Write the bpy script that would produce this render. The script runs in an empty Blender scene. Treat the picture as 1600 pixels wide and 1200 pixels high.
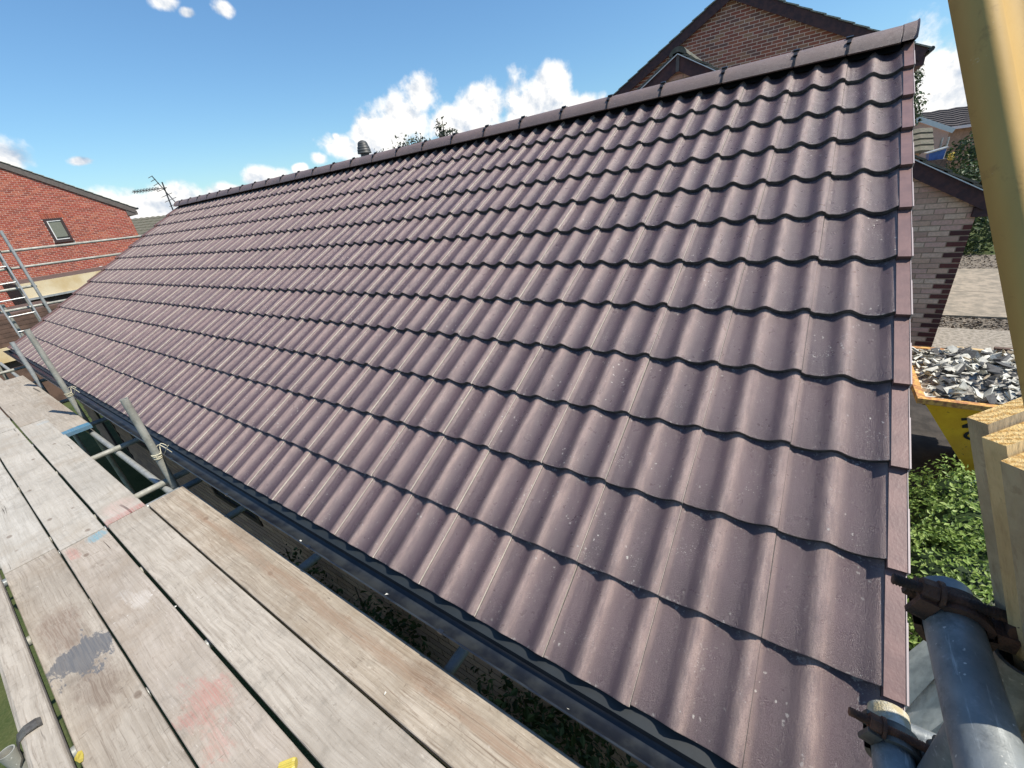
import bpy, math, random
from mathutils import Vector, Matrix, noise as mn
from math import sin, cos, radians, pi, sqrt, atan2
random.seed(7)
S = bpy.context.scene
COL = S.collection

# ------------------------------------------------------------------ camera
cam_d = bpy.data.cameras.new("camera"); cam = bpy.data.objects.new("camera", cam_d); COL.objects.link(cam)
CX = (0.54655444, -0.82895112, -0.11882037)
CY = (-0.41633377, -0.14586568, -0.8974349)
CZ = (0.72659785, 0.53996596, -0.42484388)
CAM = Vector((-0.68681684, 0.36363616, 1.43483646))
rot = Matrix((CX, (-CY[0], -CY[1], -CY[2]), (-CZ[0], -CZ[1], -CZ[2]))).transposed()
cam.matrix_world = Matrix.Translation(CAM) @ rot.to_4x4()
cam_d.sensor_width = 36; cam_d.lens = 36 * 642.42 / 1600
cam_d.clip_start = 0.02; cam_d.clip_end = 2000
S.camera = cam

# ------------------------------------------------------------------ world, sun, exposure
SUN = Vector((0.13, -0.52, 0.85)).normalized()
W = bpy.data.worlds.new("World"); S.world = W; W.use_nodes = True
nt = W.node_tree; nt.nodes.clear()
def wn(t, **k):
    n = nt.nodes.new(t)
    for a, b in k.items(): setattr(n, a, b)
    return n
sky = wn('ShaderNodeTexSky', sky_type='NISHITA', sun_disc=False)
sky.sun_elevation = math.asin(SUN.z); sky.sun_rotation = atan2(SUN.x, SUN.y)
sky.air_density = 1.3; sky.dust_density = 0.25; sky.ozone_density = 3.2
bg1 = wn('ShaderNodeBackground'); bg1.inputs[1].default_value = 0.09
tint = nt.nodes.new('ShaderNodeMix'); tint.data_type = 'RGBA'; tint.blend_type = 'MULTIPLY'; tint.inputs[0].default_value = 1
tint.inputs[7].default_value = (.78, 1.05, 1.24, 1); nt.links.new(sky.outputs[0], tint.inputs[6]); nt.links.new(tint.outputs[2], bg1.inputs[0])
tc = wn('ShaderNodeTexCoord')
def vm(op, a, b=None):
    n = wn('ShaderNodeVectorMath', operation=op)
    if hasattr(a, 'is_linked'): nt.links.new(a, n.inputs[0])
    else: n.inputs[0].default_value = a
    if b is not None:
        if hasattr(b, 'is_linked'): nt.links.new(b, n.inputs[1])
        else: n.inputs[1].default_value = b
    return n
def ma(op, a, b=None, c=None, clamp=False):
    n = wn('ShaderNodeMath', operation=op); n.use_clamp = clamp
    for i, v in enumerate((a, b, c)):
        if v is None: continue
        if hasattr(v, 'is_linked'): nt.links.new(v, n.inputs[i])
        else: n.inputs[i].default_value = v
    return n.outputs[0]
D = tc.outputs['Generated']
LUMPS = [((.66, .738, .128), .062, 1.5), ((.70, .70, .155), .050, 1.3), ((.725, .667, .187), .034, 1.1), ((.60, .79, .118), .035, 1.6),
         ((.76, .632, .13), .05, 1.4), ((.80, .58, .15), .052, 1.3), ((.856, .498, .14), .06, 1.25), ((.872, .458, .176), .035, 1.1), ((.90, .42, .12), .05, 1.4),
         ((.598, .791, .134), .012, 1.2), ((.568, .818, .100), .020, 1.4), ((.535, .84, .085), .016, 1.4), ((.478, .874, .075), .035, 1.7), ((.42, .905, .055), .035, 2.0),
         ((.244, .962, .120), .020, 2.2), ((.165, .977, .128), .035, 1.5), ((.13, .98, .14), .035, 1.5), ((.29, .955, .045), .075, 2.0), ((.33, .94, .055), .045, 1.8),
         ((.405, .86, .318), .022, 1.5), ((.43, .85, .307), .014, 1.6), ((.475, .822, .312), .018, 1.3), 
         ((.989, -.125, .05), .09, 1.2), ((.98, -.20, .06), .11, 1.4), ((.93, -.35, .08), .12, 1.6), ((.75, .66, .40), .01, 2),
         ((-.6, .78, .12), .10, 1.8), ((-.85, .5, .10), .13, 2.0), ((-.97, -.1, .13), .10, 1.8), ((-.6, -.78, .16), .13, 1.6), ((0.1, -.98, .12), .12, 1.8), ((.6, -.78, .14), .12, 1.7),
         ((-.25, .95, .15), .07, 1.7), ((.3, -.7, .6), .12, 1.2), ((-.5, .3, .75), .12, 1.2)]
nz = wn('ShaderNodeTexNoise'); nz.inputs['Scale'].default_value = 17; nz.inputs['Detail'].default_value = 8; nz.inputs['Roughness'].default_value = .58
nt.links.new(D, nz.inputs['Vector'])
def lumpfield(vec):
    cur = None
    for d, r, k in LUMPS:
        r = r * 1.12 if r > .03 else r * .85
        dd = Vector(d).normalized()
        s = vm('SUBTRACT', vec, tuple(dd)); m = vm('MULTIPLY', s.outputs[0], (.93 / r, .93 / r, .98 * k / r)); l = vm('LENGTH', m.outputs[0])
        v = ma('SUBTRACT', 1.0, l.outputs['Value'])
        cur = v if cur is None else ma('MAXIMUM', cur, v)
    return cur
fld = lumpfield(D)
nn = ma('MULTIPLY', ma('SUBTRACT', nz.outputs['Fac'], .5), 2.1)
dens = ma('ADD', fld, nn)
alpha = wn('ShaderNodeMapRange', interpolation_type='SMOOTHSTEP'); nt.links.new(dens, alpha.inputs[0])
alpha.inputs[1].default_value = -.15; alpha.inputs[2].default_value = .45
# billows: the noise sampled a step towards the sun gives relief in the cloud's own brightness
off = vm('ADD', D, (0.004, -0.012, 0.016))
nz2 = wn('ShaderNodeTexNoise'); nz2.inputs['Scale'].default_value = 17; nz2.inputs['Detail'].default_value = 6; nz2.inputs['Roughness'].default_value = .55
nt.links.new(off.outputs[0], nz2.inputs['Vector'])
rel = ma('MULTIPLY', ma('SUBTRACT', nz.outputs['Fac'], nz2.outputs['Fac']), 2.6)
shade = ma('ADD', .70, rel)
thick = ma('MULTIPLY', ma('SUBTRACT', dens, .9, clamp=True), -.35)
shade = ma('ADD', shade, thick)
cr = wn('ShaderNodeValToRGB'); nt.links.new(shade, cr.inputs[0])
cr.color_ramp.elements[0].position = .05; cr.color_ramp.elements[0].color = (.36, .46, .60, 1)
cr.color_ramp.elements[1].position = .72; cr.color_ramp.elements[1].color = (1.0, .98, .95, 1)
bg2 = wn('ShaderNodeBackground'); bg2.inputs[1].default_value = 0.86
nt.links.new(cr.outputs[0], bg2.inputs[0])
mx = wn('ShaderNodeMixShader'); out = wn('ShaderNodeOutputWorld')
nt.links.new(alpha.outputs[0], mx.inputs[0]); nt.links.new(bg1.outputs[0], mx.inputs[1]); nt.links.new(bg2.outputs[0], mx.inputs[2])
nt.links.new(mx.outputs[0], out.inputs[0])
try: W.cycles.sampling_method = 'MANUAL'; W.cycles.sample_map_resolution = 512
except Exception: pass

sl = bpy.data.lights.new("sun", 'SUN'); so = bpy.data.objects.new("sun", sl); COL.objects.link(so)
sl.energy = 4.9; sl.angle = radians(.55); sl.color = (1.0, .92, .80)
so.rotation_euler = (-SUN).to_track_quat('-Z', 'Y').to_euler()
vs = S.view_settings; vs.view_transform = 'Standard'; vs.look = 'None'; vs.exposure = 0.42; vs.gamma = 1.0; vs.use_curve_mapping = False

# ------------------------------------------------------------------ material helpers
class NT:
    def __init__(s, name):
        s.m = bpy.data.materials.new(name); s.m.use_nodes = True; s.t = s.m.node_tree; s.t.nodes.clear()
        s.b = s.n('ShaderNodeBsdfPrincipled'); o = s.n('ShaderNodeOutputMaterial'); s.l(s.b.outputs[0], o.inputs[0])
    def n(s, t, **k):
        n = s.t.nodes.new(t)
        for a, b in k.items(): setattr(n, a, b)
        return n
    def l(s, a, b): s.t.links.new(a, b)
    def set(s, inp, v):
        if hasattr(v, 'is_linked'): s.l(v, inp)
        else: inp.default_value = v
    def math(s, op, a, b=None, clamp=False):
        n = s.n('ShaderNodeMath', operation=op); n.use_clamp = clamp
        s.set(n.inputs[0], a)
        if b is not None: s.set(n.inputs[1], b)
        return n.outputs[0]
    def vec(s, op, a, b=None):
        n = s.n('ShaderNodeVectorMath', operation=op); s.set(n.inputs[0], a)
        if b is not None: s.set(n.inputs[1], b)
        return n.outputs['Value'] if op in ('LENGTH', 'DOT_PRODUCT', 'DISTANCE') else n.outputs[0]
    def noise(s, vec, scale, detail=4, rough=.5, out='Fac'):
        n = s.n('ShaderNodeTexNoise'); s.set(n.inputs['Vector'], vec); n.inputs['Scale'].default_value = scale
        n.inputs['Detail'].default_value = detail; n.inputs['Roughness'].default_value = rough; return n.outputs[out]
    def ramp(s, f, pts):
        n = s.n('ShaderNodeValToRGB'); s.l(f, n.inputs[0]); e = n.color_ramp.elements
        while len(e) < len(pts): e.new(.5)
        for q, (p, c) in zip(e, pts): q.position = p; q.color = (*c, 1) if len(c) == 3 else c
        return n.outputs[0]
    def rng(s, f, a, b, c=0, d=1, smooth=True):
        n = s.n('ShaderNodeMapRange', interpolation_type='SMOOTHSTEP' if smooth else 'LINEAR'); s.set(n.inputs[0], f)
        for i, v in zip((1, 2, 3, 4), (a, b, c, d)): n.inputs[i].default_value = v
        return n.outputs[0]
    def mix(s, f, a, b, mode='MIX'):
        n = s.n('ShaderNodeMix', data_type='RGBA', blend_type=mode); s.set(n.inputs[0], f)
        for i, v in ((6, a), (7, b)):
            if isinstance(v, tuple): n.inputs[i].default_value = (*v, 1) if len(v) == 3 else v
            else: s.l(v, n.inputs[i])
        return n.outputs[2]
    def pos(s): return s.n('ShaderNodeNewGeometry').outputs['Position']
    def obj(s): return s.n('ShaderNodeTexCoord').outputs['Object']
    def rand(s): return s.n('ShaderNodeObjectInfo').outputs['Random']
    def island(s): return s.n('ShaderNodeNewGeometry').outputs['Random Per Island']
    def bump(s, h, strength=.3, dist=.01):
        n = s.n('ShaderNodeBump'); n.inputs['Strength'].default_value = strength; n.inputs['Distance'].default_value = dist
        s.l(h, n.inputs['Height']); s.l(n.outputs[0], s.b.inputs['Normal'])
    def done(s, col, rough=.6, metal=0, spec=.5):
        s.set(s.b.inputs['Base Color'], (*col, 1) if isinstance(col, tuple) else col)
        s.set(s.b.inputs['Roughness'], rough); s.b.inputs['Metallic'].default_value = metal
        s.b.inputs['Specular IOR Level'].default_value = spec
        return s.m

def simple(name, c, rough=.6, metal=0, var=.25, scale=12, bump=.15, spec=.5, c2=None):
    k = NT(name); p = k.pos(); f = k.noise(p, scale, 5, .6)
    c2 = c2 or tuple(x * (1 - var) for x in c)
    m = k.mix(k.rng(f, .35, .65), tuple(c), tuple(c2))
    if bump: k.bump(k.noise(p, scale * 8, 4, .6), bump, .004)
    return k.done(m, rough, metal, spec)

# concrete roof tile: brown-plum paint, gritty, a few pale splashes
TH = radians(30); CT, ST = cos(TH), sin(TH); G = 0.33126
def tile_mat(name, base, base2, edge=None, flecks=1.0, rough=.5, rolls=False):
    k = NT(name); p = k.pos()
    sx = k.n('ShaderNodeSeparateXYZ'); k.l(p, sx.inputs[0])
    cy = k.math('FLOOR', k.math('DIVIDE', sx.outputs[1], .3))
    vv = k.math('ADD', k.math('MULTIPLY', sx.outputs[0], CT), k.math('MULTIPLY', sx.outputs[2], ST))
    cv = k.math('FLOOR', k.math('DIVIDE', vv, G))
    cmb = k.n('ShaderNodeCombineXYZ'); k.l(cy, cmb.inputs[0]); k.l(cv, cmb.inputs[1])
    wnn = k.n('ShaderNodeTexWhiteNoise'); k.l(cmb.outputs[0], wnn.inputs[0])
    c = k.mix(k.rng(wnn.outputs[0], 0, 1, 0, 1, False), base, base2)
    c = k.mix(k.rng(k.noise(p, 1.1, 3, .6), .4, .65, 0, .3), c, tuple(x * .8 for x in base2))
    soft = k.noise(p, 5, 4, .6); c = k.mix(k.rng(soft, .3, .75, 0, .35), c, tuple(x * 1.35 for x in base))
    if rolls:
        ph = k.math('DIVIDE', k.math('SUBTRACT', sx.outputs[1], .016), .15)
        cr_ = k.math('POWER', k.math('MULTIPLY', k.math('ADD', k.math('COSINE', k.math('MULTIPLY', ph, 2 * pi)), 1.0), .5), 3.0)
        crest_light = k.math('MULTIPLY', cr_, k.rng(k.noise(k.vec('MULTIPLY', p, (1.0, 6.0, 1.0)), 9, 4, .65), .25, .7, .35, 1.0))
        c = k.mix(k.math('MULTIPLY', crest_light, .80), c, (.42, .305, .26))  # roll-crest highlight painted into the colour, along with thinned paint
    grit = k.noise(k.vec('MULTIPLY', p, (1.0, 1.6, 1.0)), 230, 4, .75)
    c = k.mix(k.rng(grit, .42, .70, 0, .6), c, tuple(x * 1.9 for x in base2))
    # pale splashes and chips of mortar dust
    fl = k.n('ShaderNodeTexVoronoi'); fl.inputs['Scale'].default_value = 42; k.l(k.vec('ADD', p, k.vec('MULTIPLY', k.noise(p, 60, 3, .6, 'Color'), (.02, .02, .02))), fl.inputs['Vector'])
    sel = k.rng(k.n_sel(fl) if False else fl.outputs['Color'], .0, 1, 0, 1, False)
    area = k.rng(k.noise(p, 3.3, 3, .6), .52, .68)
    dot = k.rng(fl.outputs['Distance'], .10, .20, 1, 0)
    few = k.rng(sel, .34, .38)
    msk = k.math('MULTIPLY', k.math('MULTIPLY', dot, few), k.math('ADD', k.math('MULTIPLY', area, .8), .11))
    scr = k.noise(k.vec('MULTIPLY', p, (18, 60, 18)), 3.0, 4, .7)
    scr = k.math('MULTIPLY', k.rng(scr, .70, .76), k.rng(k.noise(p, 2.1, 2), .5, .62))
    msk = k.math('MAXIMUM', k.math('MULTIPLY', msk, flecks), k.math('MULTIPLY', scr, .35 * flecks))
    fd = k.n('ShaderNodeTexVoronoi'); fd.inputs['Scale'].default_value = 130; k.l(p, fd.inputs['Vector'])
    dust = k.math('MULTIPLY', k.rng(fd.outputs['Distance'], .16, .30, 1, 0), k.rng(k.noise(p, 7, 4, .7), .56, .70))
    msk = k.math('MAXIMUM', msk, k.math('MULTIPLY', dust, .55 * flecks))
    if rolls:
        fr = k.math('FRACT', k.math('DIVIDE', vv, G))
        crust = k.math('MULTIPLY', k.math('ADD', k.rng(fr, .90, .975), k.rng(fr, .03, .0)), k.rng(k.noise(p, 55, 5, .75), .56, .62))
        msk = k.math('MAXIMUM', msk, k.math('MULTIPLY', k.math('MULTIPLY', crust, k.math('SUBTRACT', 1.0, cr_)), .5))
    c = k.mix(msk, c, (.52, .50, .46))
    k.bump(k.math('ADD', grit, k.math('MULTIPLY', k.noise(p, 60, 3, .6), .5)), .75, .005)
    r = k.rng(k.noise(p, 25, 3), .3, .7, rough - .05, rough + .12)
    m = k.done(c, r, 0, .75)
    return m
NT.n_sel = lambda s, x: x.outputs[0]
M = {}
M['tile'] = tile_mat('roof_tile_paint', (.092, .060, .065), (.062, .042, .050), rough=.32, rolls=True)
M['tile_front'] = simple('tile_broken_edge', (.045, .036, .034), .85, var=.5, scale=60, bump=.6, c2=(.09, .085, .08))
M['tile_side'] = simple('tile_raw_concrete', (.62, .56, .48), .85, scale=40)
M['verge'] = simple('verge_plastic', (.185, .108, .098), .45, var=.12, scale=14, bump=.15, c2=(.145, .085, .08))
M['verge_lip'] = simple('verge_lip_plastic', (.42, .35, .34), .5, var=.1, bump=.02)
M['ridge'] = tile_mat('ridge_tile_concrete', (.150, .104, .095), (.12, .086, .080), flecks=.6, rough=.55)
M['ridge_clip'] = simple('black_plastic', (.012, .013, .016), .4, bump=.05)
M['gutter'] = simple('gutter_black_plastic', (.010, .013, .020), .28, var=.6, scale=9, bump=.05, c2=(.03, .035, .04))
M['tray'] = simple('eaves_tray', (.018, .023, .026), .5, scale=10, bump=.05)
M['felt'] = simple('roof_felt', (.03, .03, .032), .9)

def wood_mat(name, c1, c2, dark, grain=(28, 1.3, 28), blobs=(), use_obj=True, along='y', wet=.65, contrast=1.0, knots=True):
    k = NT(name); P = k.pos(); r = k.rand()
    off = k.n('ShaderNodeCombineXYZ'); k.set(off.inputs[0], k.math('MULTIPLY', r, 37.0)); k.set(off.inputs[1], k.math('MULTIPLY', r, 91.0)); k.set(off.inputs[2], k.math('MULTIPLY', r, 13.0))
    p = k.vec('ADD', P if not use_obj else k.obj(), off.outputs[0])
    warp = k.vec('MULTIPLY', k.vec('SUBTRACT', k.noise(p, 2.2, 2, .5, 'Color'), (.5, .5, .5)), (.05, .05, .05))
    q = k.vec('ADD', p, warp)
    st = k.vec('MULTIPLY', q, grain)
    g1 = k.noise(st, 1.6, 7, .62); g2 = k.noise(k.vec('MULTIPLY', st, (3.1, 1.0, 3.1)), 2.0, 5, .65)
    wv = k.n('ShaderNodeTexWave', bands_direction='X'); wv.inputs['Scale'].default_value = 14 if along == 'y' else 8
    wv.inputs['Distortion'].default_value = 14; wv.inputs['Detail'].default_value = 4; wv.inputs['Detail Scale'].default_value = 1.6
    k.l(k.vec('MULTIPLY', q, (1.0, .09, 1.0)), wv.inputs['Vector'])
    c = k.mix(k.rng(g1, .3, .7), c1, c2)
    c = k.mix(k.math('MULTIPLY', k.rng(wv.outputs['Fac'], .5, 1.0), .13 * contrast), c, dark)
    c = k.mix(k.math('MULTIPLY', k.rng(g2, .50, .72), .62 * contrast), c, dark)
    # per board tint
    c = k.mix(k.rng(r, 0, 1, 0, .35, False), c, tuple(.5 * (a + b) * (.86, .80, .74)[i] for i, (a, b) in enumerate(zip(c1, c2))))
    patch = k.noise(p, 3.0, 4, .6)
    c = k.mix(k.rng(k.noise(p, 7.5, 6, .7), .50, .70, 0, .45), c, tuple(x * .55 for x in c2))
    c = k.mix(k.rng(patch, .48, .70, 0, .5), c, tuple(x * f for x, f in zip(c2, (.78, .70, .62))))
    # cracks along the grain, end-to-end knots, saw marks across
    ck = k.noise(k.vec('MULTIPLY', q, (grain[0] * .9, .55, grain[2] * .9)), 1.1, 3, .5)
    crack = k.math('MULTIPLY', k.rng(ck, .695, .715), .85)
    c = k.mix(crack, c, tuple(x * .22 for x in dark))
    h = k.math('ADD', g1, k.math('MULTIPLY', g2, .5))
    if knots:
        v = k.n('ShaderNodeTexVoronoi'); v.inputs['Scale'].default_value = 1.0; k.l(k.vec('MULTIPLY', q, (7.0, 4.2, 7.0)), v.inputs['Vector'])
        kn = k.math('MULTIPLY', k.rng(v.outputs['Distance'], .07, .12, 1, 0), k.rng(k.n_sel(v) if False else v.outputs['Color'], .55, .6))
        c = k.mix(k.math('MULTIPLY', kn, .6), c, (.12, .075, .05))
        sc_ = k.noise(k.vec('MULTIPLY', p, (45.0, 7.0, 9.0)), 3.0, 4, .7); c = k.mix(k.math('MULTIPLY', k.rng(sc_, .63, .70), .45), c, tuple(min(.7, x * 1.35) for x in c1)); c = k.mix(k.math('MULTIPLY', k.rng(k.noise(k.vec('MULTIPLY', p, (9.0, 50.0, 9.0)), 1.0, 4, .7), .66, .70), .6), c, tuple(x * .8 for x in dark))
        saw = k.noise(k.vec('MULTIPLY', p, (2.0, 85.0, 2.0)), 1.0, 3, .6)
        c = k.mix(k.math('MULTIPLY', k.rng(saw, .56, .72), .16), c, tuple(x * .55 for x in c2))
        # dabs of plaster and small dark nicks
        d = k.n('ShaderNodeTexVoronoi'); d.inputs['Scale'].default_value = 26; k.l(k.vec('ADD', q, k.vec('MULTIPLY', k.noise(p, 30, 2, .5, 'Color'), (.03, .03, .03))), d.inputs['Vector'])
        dd = k.math('MULTIPLY', k.rng(d.outputs['Distance'], .08, .16, 1, 0), k.rng(k.noise(p, 2.4, 2), .56, .66))
        c = k.mix(k.math('MULTIPLY', dd, .5), c, (.70, .69, .66))
    for (bx, by, rx, ry, col, a, ragged) in blobs:
        n = k.vec('MULTIPLY', k.vec('SUBTRACT', k.noise(k.vec('MULTIPLY', P, (1.0, .45, 1.0)), 11, 9, .75, 'Color'), (.5, .5, .5)), (ragged * 2.2, ragged * 4.5, 0))
        e = k.vec('ADD', k.vec('SUBTRACT', P, (bx, by, 0)), n)
        L = k.vec('LENGTH', k.vec('MULTIPLY', e, (1 / rx, 1 / ry, 0)))
        mk = k.math('MULTIPLY', k.rng(L, .55 if a < .8 else .88, 1.1 if a < .8 else 1.0, 1, 0), a)
        mk = k.math('MULTIPLY', mk, k.rng(g2, .38, .60, 1.0, .35 if a < .9 else .8))
        c = k.mix(mk, c, col)
    c = k.mix(k.rng(k.noise(p, 1.6, 6, .7), .40, .66, 0, .32), c, tuple(x * .62 for x in c2)); c = k.mix(k.rng(k.noise(p, 48, 4, .75), .58, .70, 0, .30), c, tuple(x * .7 for x in dark))
    c = k.mix(1.0, c, (.90, .875, .86), 'MULTIPLY') if knots else c
    k.bump(h, .75, .005)
    return k.done(c, wet + .15, 0, .3)
BC1, BC2, BDK = (.50, .47, .41), (.37, .34, .29), (.17, .14, .11)
M['board'] = wood_mat('weathered_board', BC1, BC2, BDK)
M['board_pale'] = wood_mat('bleached_board', (.54, .53, .485), (.43, .415, .37), (.22, .20, .17), contrast=.7)
M['board_brown'] = wood_mat('brown_streaked_board', (.50, .455, .38), (.36, .315, .25), (.16, .115, .08), contrast=1.4, grain=(34, 1.0, 34),
    blobs=[(-.20, 1.9, .035, 2.2, (.27, .175, .115), .7, .03), (-.17, 1.35, .05, .13, (.15, .10, .07), .6, .04), (-.15, 2.9, .05, .25, (.17, .13, .10), .5, .05)])
M['board_stain'] = wood_mat('stained_board', (.45, .415, .355), (.34, .305, .255), (.15, .12, .09),
    blobs=[(-.93, 3.12, .10, .22, (.20, .145, .11), .75, .10), (-.91, 2.58, .085, .17, (.17, .13, .10), .79, .10), (-.90, 2.83, .125, .135, (.115, .125, .14), .95, .13)])
M['board_red'] = wood_mat('red_dabbed_board', (.49, .455, .405), (.38, .345, .295), (.17, .14, .11),
    blobs=[(-.70, 2.05, .075, .15, (.46, .13, .115), .42, .16), (-.74, 1.86, .05, .09, (.50, .17, .14), .30, .14), (-.63, 3.86, .06, .07, (.10, .34, .46), .75, .03), (-.76, 3.8, .03, .09, (.50, .16, .14), .4, .04), (-.68, 3.0, .05, .12, (.66, .65, .62), .38, .12)])
M['board_blue'] = wood_mat('blue_ended_board', (.47, .44, .385), (.35, .32, .27), (.18, .15, .12),
    blobs=[(-.22, 6.25, .3, .16, (.035, .19, .33), .98, .012), (-.2, 7.6, .05, .7, (.27, .20, .15), .6, .06)])
M['board_redend'] = wood_mat('red_ended_board', (.53, .52, .475), (.42, .405, .36), (.22, .20, .17),
    blobs=[(-.45, 3.95, .3, .07, (.38, .10, .09), .6, .02), (-.45, 4.1, .10, .15, (.55, .40, .37), .5, .05), (-.4, 7.0, .06, .06, (.35, .45, .5), .5, .03)])
M['timber_side'] = wood_mat('sawn_timber_side', (.72, .56, .31), (.58, .43, .23), (.30, .19, .10), grain=(22, 22, 1.6), knots=False)
M['timber_side_b'] = wood_mat('grey_timber_side', (.52, .43, .29), (.40, .32, .21), (.22, .15, .09), grain=(22, 22, 1.6), knots=False)
M['timber_side_c'] = wood_mat('pale_timber_side', (.86, .72, .44), (.70, .56, .31), (.42, .28, .13), grain=(22, 22, 1.6), knots=False)
M['timber_end'] = None
def end_grain():
    k = NT('sawn_end_grain'); p = k.pos(); r = k.rand()
    v = k.vec('ADD', p, k.vec('MULTIPLY', r, (3, 5, 7)))
    w = k.n('ShaderNodeTexWave', wave_type='BANDS'); w.inputs['Scale'].default_value = 42; w.inputs['Distortion'].default_value = 11; w.inputs['Detail'].default_value = 3
    k.l(v, w.inputs['Vector'])
    c = k.mix(k.rng(w.outputs['Fac'], .2, .9), (.74, .52, .22), (.50, .29, .09))
    c = k.mix(k.rng(k.noise(p, 300, 4, .7), .45, .7, 0, .6), c, (.80, .62, .34))
    k.bump(k.noise(p, 400, 4, .7), .8, .003); return k.done(c, .8, 0, .2)
M['timber_end'] = end_grain()

def galv(name, c=(.40, .42, .41), c2=(.27, .285, .285), rough=.45, metal=.25):
    k = NT(name); p = k.pos(); f = k.noise(p, 9, 6, .65); g = k.noise(k.vec('MULTIPLY', p, (1, 1, 1)), 90, 4, .7)
    m = k.mix(k.rng(f, .32, .68), c, c2); m = k.mix(k.rng(k.noise(p, 26, 6, .75), .50, .66, 0, .55), m, tuple(x * .6 for x in c2)); m = k.mix(k.rng(k.noise(k.vec('MULTIPLY', p, (9, 90, 90)), 1.0, 5, .7), .60, .70, 0, .5), m, tuple(min(.8, x * 1.7) for x in c)); m = k.mix(k.rng(g, .55, .8, 0, .5), m, tuple(x * 1.5 for x in c))
    m = k.mix(k.rng(k.noise(p, 140, 2, .5), .70, .76, 0, .8), m, (.62, .62, .58))
    k.bump(g, .25, .002); return k.done(m, k.rng(f, .3, .7, rough - .06, rough + .16), metal, .5)
M['galv'] = galv('galvanised_tube'); M['galv_old'] = galv('old_dull_tube', (.36, .36, .32), (.25, .25, .215), .6, .2)
M['galv_dark'] = galv('near_dark_tube', (.28, .30, .30), (.14, .16, .17), .42, .25)
M['rust'] = simple('rusty_steel', (.13, .065, .042), .75, .3, .5, 40, .6, c2=(.035, .024, .02))
M['rust_orange'] = simple('orange_rust', (.20, .085, .045), .85, .1, .5, 60, .7, c2=(.09, .04, .025))
M['coupler_grey'] = simple('coupler_steel', (.17, .16, .14), .55, .5, .4, 30, .4, c2=(.09, .08, .07))
M['twine'] = simple('cream_twine', (.56, .52, .38), .9)
M['white_paint'] = simple('flaking_paint', (.62, .62, .56), .6, 0, .3, 45, .7, c2=(.45, .38, .22))
M['white_pvc'] = simple('white_pvc', (.72, .72, .70), .35, bump=.03, var=.08)
M['alu'] = simple('ladder_aluminium', (.42, .43, .42), .35, .5, .15)

def brick_mat(name, cols, rand='object', rough=.85):
    k = NT(name); r = k.rand() if rand == 'object' else k.island(); p = k.pos()
    n = len(cols); ramp = k.ramp(r, [(i / n, c) for i, c in enumerate(cols)])
    k.t.nodes[ramp.node.name].color_ramp.interpolation = 'CONSTANT'
    f = k.noise(p, 35, 5, .65)
    c = k.mix(k.rng(f, .3, .75, 0, .55), ramp, tuple(x * .6 for x in cols[0]))
    c = k.mix(k.rng(k.noise(p, 1.4, 3), .5, .75, 0, .25), c, tuple(min(1, x * 1.4) for x in cols[0]))
    k.bump(k.noise(p, 180, 4, .7), .5, .004); return k.done(c, rough, 0, .25)
RED = [(.33, .07, .045), (.38, .085, .055), (.30, .075, .045), (.44, .13, .075), (.24, .065, .045), (.38, .11, .065)]
MIX = [(.40, .13, .085), (.45, .145, .085), (.31, .10, .07), (.42, .20, .12), (.30, .13, .09), (.22, .11, .09), (.46, .24, .14), (.38, .11, .075)]
TAN = [(.72, .46, .33), (.80, .54, .40), (.64, .40, .30), (.74, .45, .36), (.84, .60, .44), (.58, .36, .27)]
for nm, cs in (('red', RED), ('mixed', MIX), ('tan', TAN), ('quoin', [(.13, .05, .045), (.17, .06, .05), (.10, .045, .042)])):
    M['brick_' + nm] = brick_mat('brick_' + nm, cs); M['bricks_' + nm] = brick_mat('bricks_' + nm, cs, 'island')
M['mortar_pink'] = simple('pink_mortar', (.66, .47, .40), .95); M['front_brick'] = brick_mat('front_bricks', [(.38, .235, .165), (.44, .28, .19), (.32, .20, .15)], 'island')
M['mortar_grey'] = simple('buff_mortar', (.86, .66, .54), .95, var=.08)
M['mortar_dull'] = simple('dull_mortar', (.48, .34, .24), .95)
M['barge'] = simple('brown_bargeboard', (.085, .034, .032), .7, bump=.05, c2=(.045, .02, .024))
M['barge_grey'] = simple('grey_bargeboard', (.12, .10, .09), .6, bump=.05)
M['barge_white'] = simple('white_bargeboard', (.78, .78, .76), .5, bump=.02, var=.08)
M['old_tile'] = simple('lichened_tile', (.20, .20, .17), .9, 0, .5, 25, .6, c2=(.36, .36, .30))
M['dark_tile'] = simple('dark_old_tile', (.045, .04, .04), .85, 0, .5, 20, .5, c2=(.10, .085, .08))
M['green_tile'] = simple('mossy_tile', (.085, .09, .065), .9, 0, .5, 12, .5, c2=(.14, .125, .10))
M['frame_brown'] = simple('brown_window_frame', (.055, .032, .03), .4, bump=.02)
def glass():
    k = NT('window_glass'); return k.done((.03, .035, .035), .06, 0, .8)
M['glass'] = glass()
M['blind'] = simple('cream_blind', (.17, .18, .145), .8, var=.1)
M['cream'] = simple('cream_render', (.62, .53, .36), .85, 0, .3, 1.3, .1, c2=(.50, .38, .20))
M['cladding'] = simple('dark_brown_boarding', (.12, .072, .052), .8, 0, .4, 6, .4)
M['ply'] = simple('brown_fascia_ply', (.26, .175, .12), .75, 0, .3, 5, .2, c2=(.19, .125, .085))
def ground_mat():
    k = NT('ground'); p = k.pos(); f = k.noise(p, 1.7, 6, .65); g = k.noise(p, 40, 4, .7)
    c = k.mix(k.rng(f, .35, .65), (.035, .06, .018), (.07, .085, .03)); c = k.mix(k.rng(g, .4, .7, 0, .6), c, (.10, .115, .05))
    k.bump(g, .6, .03); return k.done(c, .95, 0, .2)
M['grass'] = ground_mat()
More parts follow.
